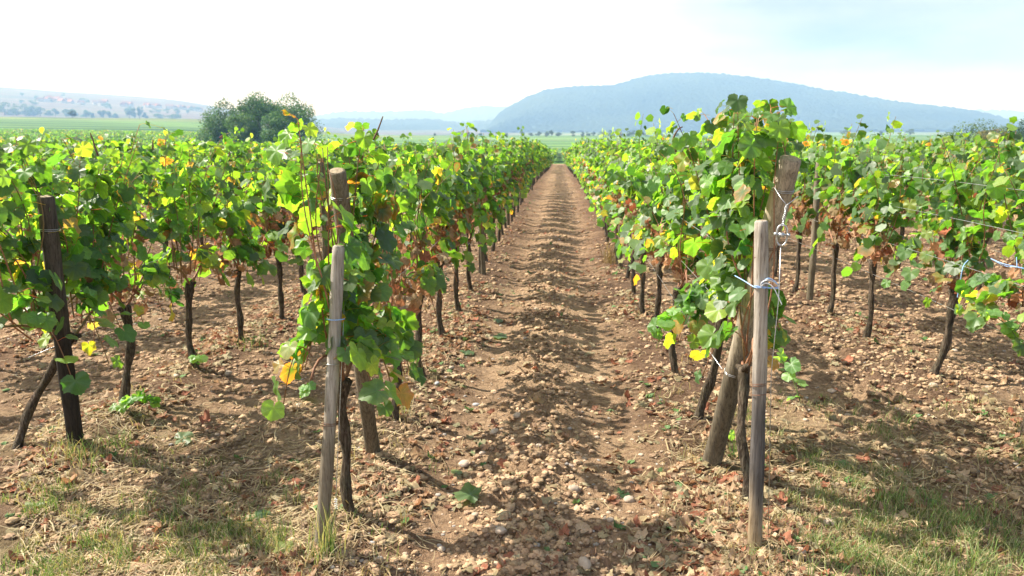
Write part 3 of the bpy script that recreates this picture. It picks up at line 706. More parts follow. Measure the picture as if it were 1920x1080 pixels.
# ------------------------------------------------------------------ trees
def make_tree(name, x, y, h, w, seed, label, group, nleaf=5000, leaf=.22, lobes=9, pal=None, low=.18, trunk=True, limb=5):
    rg = np.random.default_rng(seed); z0 = float(H(x, y)); o = root(name, (x, y, z0), label, 'tree' if h > 3.4 else 'bush', group)
    pal = np.array([.95, 1.22, .80]) * np.array(pal if pal is not None else [[.045, .085, .022], [.065, .115, .03], [.09, .145, .045], [.05, .09, .035]])
    cs = []
    for i in range(lobes):
        a = rg.uniform(0, 6.28); rr = math.sqrt(rg.random()) * w * .34; zz = h * rg.uniform(low + .22, .80)
        cs.append((rr * cos(a), rr * sin(a), zz, rg.uniform(.17, .27) * w, rg.uniform(.13, .22) * h))
    cs.append((0, 0, h * .82, w * .2, h * .18)); cs = np.array(cs)
    pr = cs[:, 3] ** 2; pick = rg.choice(len(cs), nleaf, p=pr / pr.sum())
    d = rg.normal(0, 1, (nleaf, 3)); d /= np.linalg.norm(d, axis=1)[:, None]; rad = rg.uniform(.35, 1.0, nleaf) ** .6
    # ragged surface: clumps stand out and gaps remain
    u = fbm(d[:, 0] * 3 + pick, d[:, 1] * 3 + d[:, 2] * 2.2, seed, 3); rad *= .72 + .55 * u
    c = cs[pick]; P = np.stack([c[:, 0] + d[:, 0] * rad * c[:, 3], c[:, 1] + d[:, 1] * rad * c[:, 3], c[:, 2] + d[:, 2] * rad * c[:, 4]], 1)
    keep = vn(P[:, 0] / w * 14, P[:, 2] / h * 14 + P[:, 1] / w * 9, seed + 4) > .2; P = P[keep]; k = len(P); d = d[keep]
    P[:, 2] = np.maximum(P[:, 2], .05)
    R = frames(rg.normal(0, 1, (k, 3)), d + rg.normal(0, .5, (k, 3)) + [0, 0, .5])
    col = pal[rg.integers(0, len(pal), k)] * rg.uniform(.7, 1.3, (k, 1)) * (.75 + .5 * vn(P[:, 0] / w * 7, P[:, 2] / h * 7, seed + 8))[:, None]
    b = B(); put_leaves(b, 'far', P, R, leaf * rg.uniform(.7, 1.4, k), col, col, np.zeros(k), rg)
    link('crown', b.build('crown', M_TREE), o)
    b = B(); th = h * .035
    tube(b, [[0, 0, -.4], [.01 * h, 0, h * .2], [0, .01 * h, h * .5], [0, 0, h * .75]], [th * 1.3, th, th * .6, th * .25], 8, (.10, .08, .06))
    for i in range(limb):
        q = cs[i % len(cs)]; s_ = np.array([0, 0, h * rg.uniform(.15, .4)]); e = q[:3]
        tube(b, [s_, (s_ + e) / 2 + [0, 0, -.04 * h], e], [th * .6, th * .4, th * .15], 6, (.10, .08, .06))
    link('trunk', b.build('trunk', M_CANE), o); return o
def px_x(px, y): d = ray(px, 258); return d[0] / d[1] * y
make_tree('tree', px_x(424, 140), 140, 9.9, 9.4, 1, 'leftmost tree of the dark clump, grey-green rounded crown', 'clump of trees beyond the vines', 11000, .20, 12, [[.075, .12, .045], [.10, .15, .055], [.06, .10, .04]], .02)
make_tree('tree', px_x(486, 134), 134, 11.0, 9.0, 2, 'tree in the middle of the dark clump, highest crown', 'clump of trees beyond the vines', 11000, .20, 12, None, .02)
make_tree('tree', px_x(545, 140), 140, 11.3, 11.4, 3, 'broad tree at the right end of the dark clump', 'clump of trees beyond the vines', 14000, .20, 15, [[.05, .095, .025], [.075, .13, .035], [.10, .15, .05]], .02)
make_tree('tree', px_x(458, 128), 128, 7.2, 6.2, 4, 'lower yellowish tree at the front of the dark clump', 'clump of trees beyond the vines', 7000, .19, 9, [[.09, .13, .035], [.07, .12, .03]], .02)
make_tree('tree', px_x(518, 127), 127, 7.6, 6.6, 5, 'low bright green tree at the front foot of the clump', 'clump of trees beyond the vines', 7000, .19, 9, [[.08, .13, .035], [.06, .11, .03]], .02)
# at the right edge
make_tree('tree', px_x(1842, 118), 118, 6.3, 8.6, 6, 'airy flat-topped tree behind the vines near the right edge', 'trees near the right edge', 5000, .16, 13, [[.07, .10, .045], [.10, .12, .05]], .15)
make_tree('bush', px_x(1868, 104), 104, 4.6, 5.4, 7, 'rusty brown bush below the flat-topped tree', 'trees near the right edge', 4500, .15, 8, [[.17, .12, .04], [.12, .10, .04], [.20, .13, .05]], .05)
make_tree('tree', px_x(1925, 116), 116, 6.6, 7.5, 8, 'dark tree cut by the right edge of the view', 'trees near the right edge', 6000, .17, 10, [[.04, .07, .035], [.06, .09, .04]], .05)
make_tree('tree', px_x(1790, 135), 135, 4.8, 5, 9, 'small thin tree left of the flat-topped tree', 'trees near the right edge', 2500, .16, 7, [[.07, .10, .045], [.10, .12, .05]], .15)
# tree line on the left crest, hazy
for i, (px, w, h) in enumerate([(-6, 15, 10.5), (14, 13, 11.5), (36, 16, 10), (52, 12, 10.5), (68, 14, 10), (80, 10, 8.5), (30, 14, 3.8), (70, 16, 4.2), (96, 10, 5.5), (108, 8, 7), (128, 11, 7), (141, 11, 7), (165, 9, 6.5), (178, 7, 4), (191, 6, 6), (198, 5, 6.5), (208, 5, 5.5), (220, 7, 4), (246, 7, 7.5), (256, 7, 9), (265, 6, 10), (275, 6, 5), (300, 12, 4), (330, 16, 3.8)]):
    y = 1330 if h > 3.7 else 1290; make_tree('tree', px_x(px, y), y, h * 2.0, w * 1.85, 20 + i, ('tall' if h > 8 else 'low') + ' hazy tree in the line on the crest of the left fields', ('tall' if h > 8 else 'low') + ' trees of the line on the left crest', 700, 1.3, 6, None, .0, True, 2)
make_tree('bush', px_x(139, 640), 640, 6.0, 9.5, 50, 'lone round bush in the green field below the left tree line', None, 900, .6, 6, [[.05, .07, .04]], .0, True, 2)
rgt = np.random.default_rng(9)
for i, (px, w, h) in enumerate([(815, 3, 2.2), (862, 8, 4.2), (880, 6, 3.2), (902, 5, 2.4), (950, 5, 2.5), (978, 6, 5.0), (996, 7, 2.6), (1010, 7, 4.0), (1026, 6, 4.4), (1034, 4, 5), (1047, 7, 3.2), (1074, 6, 4.6), (1092, 5, 4.0), (1100, 6, 3.8), (1114, 6, 3.2), (1130, 9, 4.2), (1145, 9, 5.2), (1163, 7, 4), (1178, 7, 4.6), (1188, 7, 5.2), (1202, 6, 4.6), (1215, 7, 5), (1235, 8, 3.6), (1268, 7, 3.0), (1310, 6, 3.2), (1586, 12, 6.2), (1612, 5, 3.5), (1706, 10, 5), (1650, 7, 3.2)]):
    y = 640 + rgt.uniform(-12, 25)
    make_tree('tree' if h > 3.4 else 'bush', px_x(px, y), y, h, w, 80 + i, ('small hazy tree' if h > 3.4 else 'low hazy bush') + ' on the flat fields at the foot of the wooded hill', ('small trees' if h > 3.4 else 'low bushes') + ' at the foot of the wooded hill', 500, .42, 5, [[.05, .06, .04], [.07, .10, .04], [.10, .10, .06]], .0, True, 2)

# ------------------------------------------------------------------ the hazy village on the left slope
def m_house(c): return m_plain('house_paint', c, .9)
M_W = [m_house((.55, .53, .50)), m_house((.45, .38, .32)), m_house((.60, .58, .56))]; M_RF = [m_house((.30, .12, .07)), m_house((.20, .12, .10))]
def march(px, py, r0, r1):
    d = ray(px, py); h_ = math.hypot(d[0], d[1])
    for r in np.arange(r0, r1, 6.0):
        t = r / h_
        if float(H(d[0] * t, d[1] * t)) > EYE + d[2] * t: return d[0] * t, d[1] * t
    return None
BOX4 = [[0, 1, 5, 4], [1, 2, 6, 5], [2, 3, 7, 6], [3, 0, 4, 7], [4, 5, 6, 7], [3, 2, 1, 0]]
rgh = np.random.default_rng(4)
for i in range(46):
    px = rgh.uniform(70, 400) if i > 8 else [92, 112, 128, 192, 232, 292, 190, 86, 116][i]; py = 186 + (px - 80) * .10 + rgh.normal(0, 3.5) if i > 8 else [191, 189, 193, 199, 202, 213, 196, 188, 193][i]
    q = march(px, py, 2200, 3390)
    if not q: continue
    w, l, hh = rgh.uniform(9, 13), rgh.uniform(11, 18), rgh.uniform(5, 8); mw, mr = M_W[i % 3], M_RF[i % 2]
    z0 = float(H(*q))
    o = root('house', (q[0], q[1], z0 - .5), 'lone small white house on the left slope, right of the hazy village' if i == 5 else 'tiny hazy village house with a pitched roof on the left slope', 'house', None if i == 5 else 'houses of the hazy village'); o.rotation_euler.z = rgh.uniform(0, 3)
    V = [[sx * l / 2, sy * w / 2, z] for z in (0, hh) for sx, sy in ((-1, -1), (1, -1), (1, 1), (-1, 1))]
    b = B(); b.add(V, None, BOX4)
    link('wall', b.build('wall', mw, False), o)
    e = .5; V = np.array([[-l / 2 - e, -w / 2 - e, hh - .3], [l / 2 + e, -w / 2 - e, hh - .3], [l / 2 + e, w / 2 + e, hh - .3], [-l / 2 - e, w / 2 + e, hh - .3], [-l / 2 - e, 0, hh + w * .42], [l / 2 + e, 0, hh + w * .42]])
    b = B(); b.add(V, [[0, 4, 3], [1, 2, 5]], [[0, 1, 5, 4], [2, 3, 4, 5], [3, 2, 1, 0]]); link('roof', b.build('roof', mr, False), o)
    b = B()
    for kx in (-.3, 0, .3): 
        xx = kx * l; b.add([[xx - .5, -w / 2 - .03, hh * .4], [xx + .5, -w / 2 - .03, hh * .4], [xx + .5, -w / 2 - .03, hh * .7], [xx - .5, -w / 2 - .03, hh * .7]], None, [[0, 1, 2, 3]])
    link('window', b.build('window', M_RF[1], False), o)
for i in range(26):
    px = rgh.uniform(40, 420); py = 190 + (px - 80) * .09 + rgh.normal(0, 6); q = march(px, py, 1900, 3390)
    if q: make_tree('tree', q[0], q[1], rgh.uniform(7, 13), rgh.uniform(8, 22), 150 + i, 'faint hazy tree among the village houses on the left slope', 'trees around the hazy village', 260, 1.3, 4, None, .0, True, 1)

# ------------------------------------------------------------------ posts, stakes and wires
def round_timber(P0, P1, r0, r1, seed, sides=20, rings=40, wob=.004, bend=.0, flat_top=True, bevel=.006):
    rg = np.random.default_rng(seed); t = np.linspace(0, 1, rings); P0 = np.array(P0, float); P1 = np.array(P1, float)
    P = P0 + (P1 - P0) * t[:, None]
    P[:, 0] += wob * np.sin(t * 5 + rg.uniform(0, 6)) + bend * np.sin(t * pi); P[:, 1] += wob * np.sin(t * 7 + rg.uniform(0, 6))
    R = r0 + (r1 - r0) * t + .0012 * np.sin(t * 23)
    P = np.concatenate([P, P[-1:] + (P[-1] - P[-2]) / np.linalg.norm(P[-1] - P[-2]) * bevel]); R = np.concatenate([R, [R[-1] - bevel]])
    nn = vn(np.repeat(np.arange(rings + 1)[:, None] * .13, sides, 1), np.repeat((np.arange(sides) * .9)[None], rings + 1, 0), seed)
    crack = rg.integers(0, sides, 3)
    def ridge(n, th):
        q = 1 + .05 * (nn - .5)
        for c_ in crack:
            a = rg.integers(0, rings // 2); q[a:a + rings // 2, c_] -= .07
        return q
    b = B(); tube(b, P, R, sides, (1, 1, 1), True, ridge); return b, P, R
def band(P, T, r, rg, wire=.0016, turns=2):
    """wire wound round a timber"""
    T = np.array(T) / np.linalg.norm(T); X = np.cross(T, [0, 1, 0.1]); X /= np.linalg.norm(X); Y = np.cross(T, X)
    th = np.linspace(0, 2 * pi * turns, 22 * turns); b = B()
    Q = np.array(P) + (r + wire) * (np.cos(th)[:, None] * X + np.sin(th)[:, None] * Y) + T[None] * (np.linspace(-.004, .004, len(th)) * turns + .006 * np.sin(th))[:, None]
    tube(b, Q, wire, 5); return b
def timber(name, base, top, r0, r1, mat, seed, label, cat, group=None, bands=(), knots=()):
    base = np.array(base, float); top = np.array(top, float); z = g1(base[0], base[1]); base[2] = z
    d = (top - base) / np.linalg.norm(top - base)
    o = root(name, base, label, cat, group)
    b, P, R = round_timber(-d * .15, top - base, r0, r1, seed); link('shaft', b.build('shaft', mat), o)
    rg = np.random.default_rng(seed); X = np.cross(d, [0, 1, 0]); X /= np.linalg.norm(X); Y = np.cross(d, X)
    th = np.linspace(0, 2 * pi, 25)[:-1]; b = B(); cpt = top - base + d * .0075; rr = (r1 - .0075)
    V = np.concatenate([[cpt + d * .001], cpt + rr * .5 * (np.cos(th)[:, None] * X + np.sin(th)[:, None] * Y), cpt + rr * (np.cos(th)[:, None] * X + np.sin(th)[:, None] * Y) - d * .001])
    F3 = [[0, 1 + q, 1 + (q + 1) % 24] for q in range(24)]; F4 = [[1 + q, 25 + q, 25 + (q + 1) % 24, 1 + (q + 1) % 24] for q in range(24)]
    b.add(V, F3, F4); link('cut_top', b.build('cut_top', M_ENDGRAIN), o)
    for f, mt, n in bands:
        q = d * f * np.linalg.norm(top - base); link('wire_band', band(q, d, r0 + (r1 - r0) * f, rg, turns=n).build('wire_band', mt), o)
    return o
LP_T = at_y(631, 322, 3.42); RP_T = at_y(1482, 299, 3.50); L2_T = at_y(86, 370, 3.95)
LS_T = at_y(637, 463, 3.10); RS_T = at_y(1428, 416, 3.16)
timber('wooden_post', gp(701, 866), LP_T, .040, .037, M_POST, 1, 'brown round end post poking above the leaves at the left row, thicker than its stake', 'post', 'row end posts', [(.93, M_WIRE, 2), (.55, M_RUST, 1)])
timber('wooden_post', gp(1332, 884), RP_T, .050, .046, M_POST2, 2, 'thick brownish end post slanting to the right, wound with wire near its top', 'post', 'row end posts', [(.92, M_WIRE, 2), (.76, M_RUST, 2), (.35, M_WIRE, 2)])
timber('wooden_post', gp(143, 850), L2_T, .044, .042, M_POST3, 3, 'blackened end post leaning left under the shaded vine at the left edge', 'post', 'row end posts', [(.88, M_WIRE, 2)])
timber('wooden_stake', gp(604, 1050), LS_T, .029, .0245, M_STAKE, 4, 'slim silver-grey stake in front of the left vine, its base in the grass', 'stake', 'slim grey stakes', [(.42, M_RUST, 2), (.62, M_WIRE, 1)])
timber('wooden_stake', gp(1415, 1050), RS_T, .030, .0265, M_STAKE2, 5, 'slim upright grey stake with a black stained lower half and blue twine', 'stake', 'slim grey stakes', [(.52, M_RUST, 2), (.49, M_RUST, 1), (.9, M_RUST, 1)])
# line posts inside the rows
rgp = np.random.default_rng(3)
for k, ys in {-1: [9.9, 15.6, 21.3, 27], 1: [10.6, 16.2, 22, 28], 2: [8.4, 14, 19.7], -2: [9.2, 15], 3: [9.1, 15]}.items():
    for i, y in enumerate(ys):
        x = row_x(k) + rgp.normal(0, .02)
        timber('wooden_post', (x, y, 0), (x + rgp.normal(0, .03), y + rgp.normal(0, .03), float(H(x, y)) + 1.5), .034, .031, M_POST, 60 + i + k * 7, f'{ORD[i]} thin line post in the {ROWNAME[k]}', 'post', 'line posts inside the rows')
# trellis wires: one for each height of each row
for k in (-3, -2, -1, 1, 2, 3):
    x = row_x(k)
    for zz, nm in ((.62, 'lowest'), (.92, 'second'), (1.22, 'third'), (1.46, 'top')):
        if abs(k) == 3 and zz > 1.3: continue
        yy = np.arange(3.9 if abs(k) < 3 else 6.0, 40, .5); P = np.stack([np.full(len(yy), x) + .012 * np.sin(yy * 1.1 + zz * 9), yy, H(np.full(len(yy), x), yy) + zz - .012 * np.abs(np.sin(yy * pi / 5.7))], 1)
        b = B(); tube(b, P, .0016, 5)
        tag(link('trellis_wire', b.build('trellis_wire', M_WIRE)), f'{nm} steel trellis wire strung through the {ROWNAME[k]}', 'wire', 'trellis wires')
# the tensioner wire that hangs beside the right stake
o = root('tensioner_wire', at_y(1467, 400, 3.3), 'knotted wire with an oval steel shackle hanging from the slanting right post', 'wire')
def rel(px, py, y): return at_y(px, py, y) - np.array(o.location)
b = B(); tube(b, [rel(1496, 368, 3.42), rel(1484, 378, 3.34), rel(1476, 384, 3.3)], .0016, 5); tube(b, [rel(1452, 352, 3.36), rel(1466, 374, 3.32), rel(1475, 384, 3.3)], .0016, 5)
t = np.linspace(0, 1, 60); A_, B_ = rel(1475, 384, 3.3), rel(1467, 424, 3.24); ax = A_ + (B_ - A_) * t[:, None]
for ph in (0, pi):
    rr = .0035 + .003 * np.exp(-((t - .15) / .08) ** 2) + .004 * np.exp(-((t - .6) / .08) ** 2); q = ax + np.stack([np.cos(t * 40 + ph) * rr, np.sin(t * 40 + ph) * rr, 0 * t], 1); tube(b, q, .0014, 5)
link('strand', b.build('strand', M_WIRE), o)
b = B(); th = np.linspace(0, 2 * pi, 33); c0 = rel(1466, 441, 3.24)
P = c0 + np.stack([np.cos(th) * .021, 0 * th, np.sin(th) * .030 + .012 * np.sign(np.sin(th)) * np.minimum(1, np.abs(np.sin(th)) * 2)], 1)
tube(b, P, .0035, 8, cap=False); link('shackle', b.build('shackle', M_WIRE), o)
b = B(); tube(b, [c0 + [-.028, 0, .004], c0 + [.03, 0, .0]], .0042, 8); tube(b, [c0 + [-.031, 0, .004], c0 + [-.022, 0, .004]], .008, 6); tube(b, [c0 + [.021, 0, 0], c0 + [.031, 0, 0]], .008, 6)
tube(b, [c0 + [-.014, -.006, .002], c0 + [.006, -.006, .001]], .010, 8); link('bolt', b.build('bolt', M_WIRE), o)
b = B(); tube(b, [rel(1464, 461, 3.24), rel(1460, 560, 3.22), rel(1452, 640, 3.2), rel(1446, 700, 3.2), rel(1440, 1010, 3.18)], .0018, 5); link('anchor_strand', b.build('anchor_strand', M_WIRE), o)
o2 = root('anchor_wire', gp(628, 1015), 'thin wire running to the ground beside the slim left stake', 'wire')
b = B(); l0 = np.array(o2.location); tube(b, [at_y(652, 420, 3.35) - l0, at_y(640, 700, 3.15) - l0, at_y(630, 930, 3.08) - l0, at_y(628, 1010, 3.07) - l0], .0016, 5); link('strand', b.build('strand', M_WIRE), o2)
b = B(); q0 = at_y(630, 955, 3.07) - l0; th = np.linspace(0, 2 * pi * 5, 90); tube(b, q0 + np.stack([.006 * np.cos(th), .006 * np.sin(th), th * .0016], 1), .0015, 5); link('coil', b.build('coil', M_WIRE), o2)
# blue twine round the right stake
o3 = root('twine', at_y(1425, 536, 3.16), 'pale blue twine knotted round the upright right stake with a loose looped end', 'twine', None); l3 = np.array(o3.location)
f = lambda *a: [at_y(px, py, y) - l3 for px, py, y in a]
def spline(P, n=40):
    P = np.array(P); t = np.linspace(0, len(P) - 1, n); out = []
    for u in t:
        i = min(int(u), len(P) - 2); v = u - i; p0, p1, p2, p3 = P[max(i - 1, 0)], P[i], P[i + 1], P[min(i + 2, len(P) - 1)]
        out.append(.5 * (2 * p1 + (p2 - p0) * v + (2 * p0 - 5 * p1 + 4 * p2 - p3) * v * v + (3 * p1 - p0 - 3 * p2 + p3) * v ** 3))
    return np.array(out)
for k, pts in enumerate([[(1378, 517, 3.5), (1396, 527, 3.3), (1414, 538, 3.135), (1428, 540, 3.127), (1450, 540, 3.13), (1459, 538, 3.16)], [(1414, 536, 3.135), (1438, 539, 3.126), (1459, 541, 3.15)],
                         [(1427, 540, 3.12), (1428, 530, 3.11), (1440, 525, 3.10), (1453, 530, 3.12), (1459, 536, 3.13)], [(1427, 537, 3.12), (1436, 531, 3.11), (1449, 538, 3.10), (1459, 556, 3.10), (1466, 571, 3.10)], [(1427, 533, 3.12), (1440, 522, 3.10), (1452, 527, 3.10), (1458, 533, 3.1)]]):
    b = B(); tube(b, spline(f(*pts)), .0022, 6); link('strand', b.build('strand', M_TWINE if k in (0, 1, 4) else M_TWINEW), o3)
o4 = root('twine', at_y(1880, 492, 4.5), 'pale blue twine tied along a wire in the brown-leaved vines at the right edge', 'twine', None); l3 = np.array(o4.location)
for k, pts in enumerate([[(1858, 485, 4.6), (1880, 494, 4.5), (1905, 500, 4.45), (1935, 505, 4.4)], [(1862, 487, 4.55), (1885, 499, 4.5), (1907, 501, 4.43), (1940, 510, 4.4)], [(1906, 482, 4.44), (1907, 501, 4.42)]]):
    b = B(); tube(b, spline(f(*pts)), .0022, 6); link('strand', b.build('strand', M_TWINE), o4)
o5 = root('twine', at_y(1803, 520, 5.2), 'short blue twine end hanging between two trunks in the second right row', 'twine', None); l3 = np.array(o5.location)
b = B(); tube(b, spline(f((1815, 488, 5.3), (1806, 500, 5.2), (1800, 530, 5.2), (1795, 558, 5.2))), .003, 6); link('strand', b.build('strand', M_TWINE), o5)
o6 = root('twine', at_y(622, 598, 3.1), 'scrap of blue twine tied round the slim left stake', 'twine', None); l3 = np.array(o6.location)
b = B(); tube(b, spline(f((612, 598, 3.08), (620, 600, 3.045), (634, 600, 3.045), (646, 598, 3.08))), .0022, 6); link('strand', b.build('strand', M_TWINE), o6)
# bare twigs that stand up out of the canopy
for i, (pts, lab) in enumerate([(((184, 292, 4.2), (178, 276, 4.2), (174, 262, 4.2), (169, 249, 4.2)), 'bare brown twig standing above the leftmost vine'), (((700, 262, 3.8), (708, 245, 3.8), (718, 218, 3.8)), 'thin reddish twig standing above the front left vine'),
                                (((1268, 285, 5.2), (1262, 262, 5.2), (1272, 242, 5.2), (1280, 238, 5.2)), 'bent reddish twig above the vines right of the alley'), (((286, 280, 6.5), (287, 262, 6.5)), 'short bare twig above the vines left of the tree clump')]):
    o_ = root('twig', at_y(*pts[0]), lab, 'twig'); l3 = np.array(o_.location); b = B(); P = spline(f(*pts), 14); tube(b, P, np.linspace(.006, .003, 14) * (pts[0][2] / 4.2), 6, (.13, .07, .045))
    link('stem', b.build('stem', M_CANE), o_)

# ------------------------------------------------------------------ ground cover
def frustum_pts(n, rg, ymin=2.5, ymax=14, p=1.0):
    """points on the soil with density falling with distance"""
    u = rg.random(n * 2); y = 1 / (1 / ymin + (1 / ymax - 1 / ymin) * u); x = rg.uniform(-.74, .62, n * 2) * y + rg.normal(0, .1, n * 2); return x[:n], y[:n]
# soil clods
rg = np.random.default_rng(21)
def ico(sub=1):
    p = (1 + 5 ** .5) / 2; V = np.array([[-1, p, 0], [1, p, 0], [-1, -p, 0], [1, -p, 0], [0, -1, p], [0, 1, p], [0, -1, -p], [0, 1, -p], [p, 0, -1], [p, 0, 1], [-p, 0, -1], [-p, 0, 1]], float)
    F = [[0, 11, 5], [0, 5, 1], [0, 1, 7], [0, 7, 10], [0, 10, 11], [1, 5, 9], [5, 11, 4], [11, 10, 2], [10, 7, 6], [7, 1, 8], [3, 9, 4], [3, 4, 2], [3, 2, 6], [3, 6, 8], [3, 8, 9], [4, 9, 5], [2, 4, 11], [6, 2, 10], [8, 6, 7], [9, 8, 1]]
    V = list(V / np.linalg.norm(V[0]))
    for _ in range(sub):
        mid = {}; G_ = []
        def m(a, b_):
            k = (min(a, b_), max(a, b_))
            if k not in mid: v = V[a] + V[b_]; V.append(v / np.linalg.norm(v)); mid[k] = len(V) - 1
            return mid[k]
        for a, b_, c in F: x_, y_, z_ = m(a, b_), m(b_, c), m(c, a); G_ += [[a, x_, z_], [b_, y_, x_], [c, z_, y_], [x_, y_, z_]]
        F = G_
    return np.array(V), np.array(F)
IC1, IF1 = ico(1); IC2, IF2 = ico(2)
def lumps(b, x, y, s, col, rg, V0, F0, flat=.75, rough=.28, sink=.35):
    k = len(x); n = len(V0); z = G(x, y)
    jit = 1 + rg.normal(0, rough, (k, n)) * .6; low = (V0 @ rg.normal(0, 1, (3, k))).T * rough * .5
    W = V0[None] * (jit + low)[..., None] * (np.stack([rg.uniform(.7, 1.3, k), rg.uniform(.7, 1.3, k), rg.uniform(.6, 1.0, k) * flat], 1) * s[:, None])[:, None]
    a = rg.uniform(0, 6.28, k); ca, sa = np.cos(a), np.sin(a); X = W[..., 0] * ca[:, None] - W[..., 1] * sa[:, None]; Y = W[..., 0] * sa[:, None] + W[..., 1] * ca[:, None]
    W = np.stack([X + x[:, None], Y + y[:, None], W[..., 2] + (z + s * (flat - sink) * .5)[:, None]], -1)
    b.add(W.reshape(-1, 3), (F0[None] + (np.arange(k) * n)[:, None, None]).reshape(-1, 3), None, np.repeat(col, n, 0))
def clod_density(x, y):
    al = np.exp(-((x + .12) / .22) ** 2); tr = np.maximum(np.exp(-((x + .52) / .13) ** 2), np.exp(-((x - .36) / .17) ** 2))
    return np.clip(.28 + .75 * al - .22 * tr + .35 * sm(1.9, 2.3, x) + .15 * sm(-.7, -.85, x) - .2 * np.exp(-((x - 1.6) / .3) ** 2), .05, 1)
x, y = frustum_pts(42000, rg, 2.5, 16); x2, y2 = frustum_pts(26000, rg, 5.5, 34); x = np.concatenate([x, x2]); y = np.concatenate([y, y2]); q = rg.random(len(x)) < clod_density(x, y) * (.4 + 1.1 * fbm(x * 2, y * 2, 90, 2)); x, y = x[q], y[q]; k = len(x)
s = .006 + .017 * rg.random(k) ** 2.6; s = s * (1 + .5 * sm(5, 12, y)); c = np.array([.385, .268, .17]) * rg.uniform(.6, 1.25, (k, 1)) * rg.uniform(.97, 1.03, (k, 3))
b = B(); big = s > .016; lumps(b, x[~big], y[~big], s[~big], c[~big], rg, IC1, IF1); lumps(b, x[big], y[big], s[big], c[big], rg, IC2, IF2, rough=.30)
tag(link('soil_crumbs', b.build('soil_crumbs', M_CLOD)), 'crumbly tan soil clods loosened by tilling between the vine rows', 'soil', kind='stuff')
# pale pebbles mixed through the soil
x, y = frustum_pts(3000, rg, 2.5, 15); k = len(x); s = .005 + .010 * rg.random(k) ** 2; c = np.array([[.42, .32, .23], [.38, .29, .21], [.31, .28, .25], [.46, .36, .27]])[rg.integers(0, 4, k)] * rg.uniform(.75, 1.1, (k, 1))
b = B(); lumps(b, x, y, s, c, rg, IC1, IF1, .6, .12); tag(link('pebbles', b.build('pebbles', M_STONE)), 'small pale pebbles mixed through the tilled soil', 'pebbles', kind='stuff')
# larger stones, each one a thing
STP = [(937, 1012, .022), (697, 1032, .014), (660, 1072, .017), (826, 1025, .018), (1095, 1072, .032), (1076, 922, .026), (970, 793, .024), (1009, 860, .016), (1068, 878, .018), (1144, 970, .018), (928, 820, .028), (1060, 740, .02), (893, 758, .02), (836, 760, .018), (1083, 690, .018), (1110, 715, .014), (1180, 932, .028), (871, 868, .03), (1040, 795, .018), (905, 848, .022), (1096, 860, .012), (1178, 880, .015), (1560, 735, .026), (1590, 780, .022), (1850, 730, .02), (1750, 735, .03), (1555, 985, .03), (1500, 1050, .028), (1620, 1010, .02), (1680, 780, .022), (1790, 660, .025), (845, 700, .02), (820, 735, .02), (300, 600, .02), (430, 705, .03), (330, 720, .02), (1220, 760, .016), (1140, 600, .02), (985, 640, .02), (1005, 585, .02), (1120, 820, .014), (750, 1015, .014), (620, 870, .018), (560, 760, .018)]
for i, (px, py, s0) in enumerate(STP):
    p = gp(px, py); r_ = np.random.default_rng(500 + i); b = B(); V = IC2 * (1 + (IC2 @ r_.normal(0, .16, 3)) + .05 * r_.normal(size=len(IC2)))[:, None] * [r_.uniform(.9, 1.4), r_.uniform(.7, 1.1), r_.uniform(.5, .75)] * s0
    c = np.array([.40, .32, .25]) * r_.uniform(.8, 1.15) if r_.random() < .8 else np.array([.34, .34, .35])
    b.add(V, IF2, None, c); zone = 'lying on the tilled dirt of the alley' if 740 < px < 1260 else ('lying on the soil right of the slanting post' if px > 1260 else 'lying on the soil left of the alley')
    o_ = link('stone', b.build('stone', M_STONE)); o_.location = (p[0], p[1], g1(p[0], p[1]) + s0 * .22); o_.rotation_euler.z = r_.uniform(0, 6); tag(o_, 'pale rounded stone ' + zone, 'stone', 'stones ' + zone)

# dead vine leaves
DRYC = np.array([[.34, .20, .12], [.42, .28, .18], [.25, .13, .085], [.47, .35, .24], [.31, .13, .08], [.27, .18, .12]])
def flat_leaf_frames(k, rg, tilt=.35):
    a = rg.uniform(0, 6.28, k); m = np.stack([np.cos(a), np.sin(a), rg.normal(0, tilt, k)], 1); nr = np.stack([rg.normal(0, tilt, k), rg.normal(0, tilt, k), np.where(rg.random(k) < .6, 1, -1)], 1); return frames(m, nr)
x, y = frustum_pts(46000, rg, 2.5, 45); x2, y2 = frustum_pts(40000, rg, 6, 45); x = np.concatenate([x, x2]); y = np.concatenate([y, y2]); d = np.min(np.abs(x[:, None] - ROWX[None]), 1)
pr = .13 + .08 * sm(5, 10, y) + .85 * np.exp(-(d / .30) ** 2) + .18 * np.exp(-((x + .1) / .15) ** 2); pr *= sm(.40, .60, fbm(x * 2.5, y * 2.5, 140, 3)) * 1.7; pr += .14 * ((x > 1.0) & (y < 6)); q = rg.random(len(x)) < pr * .40; x, y = x[q], y[q]; k = len(x)
c = DRYC[rg.integers(0, 6, k)] * rg.uniform(.75, 1.2, (k, 1)); gq = rg.random(k) < .045; c[gq] = [.10, .19, .06]; P = np.stack([x, y, G(x, y) + .010], 1)
b = B(); put_leaves(b, 'dry', P, flat_leaf_frames(k, rg, .18), rg.uniform(.03, .08, k), c, c * .7, rg.uniform(0, .6, k), rg)
tag(link('leaf_litter', b.build('leaf_litter', M_DRY)), 'small curled reddish brown leaf litter gathered under the vine rows', 'leaf litter', kind='stuff')
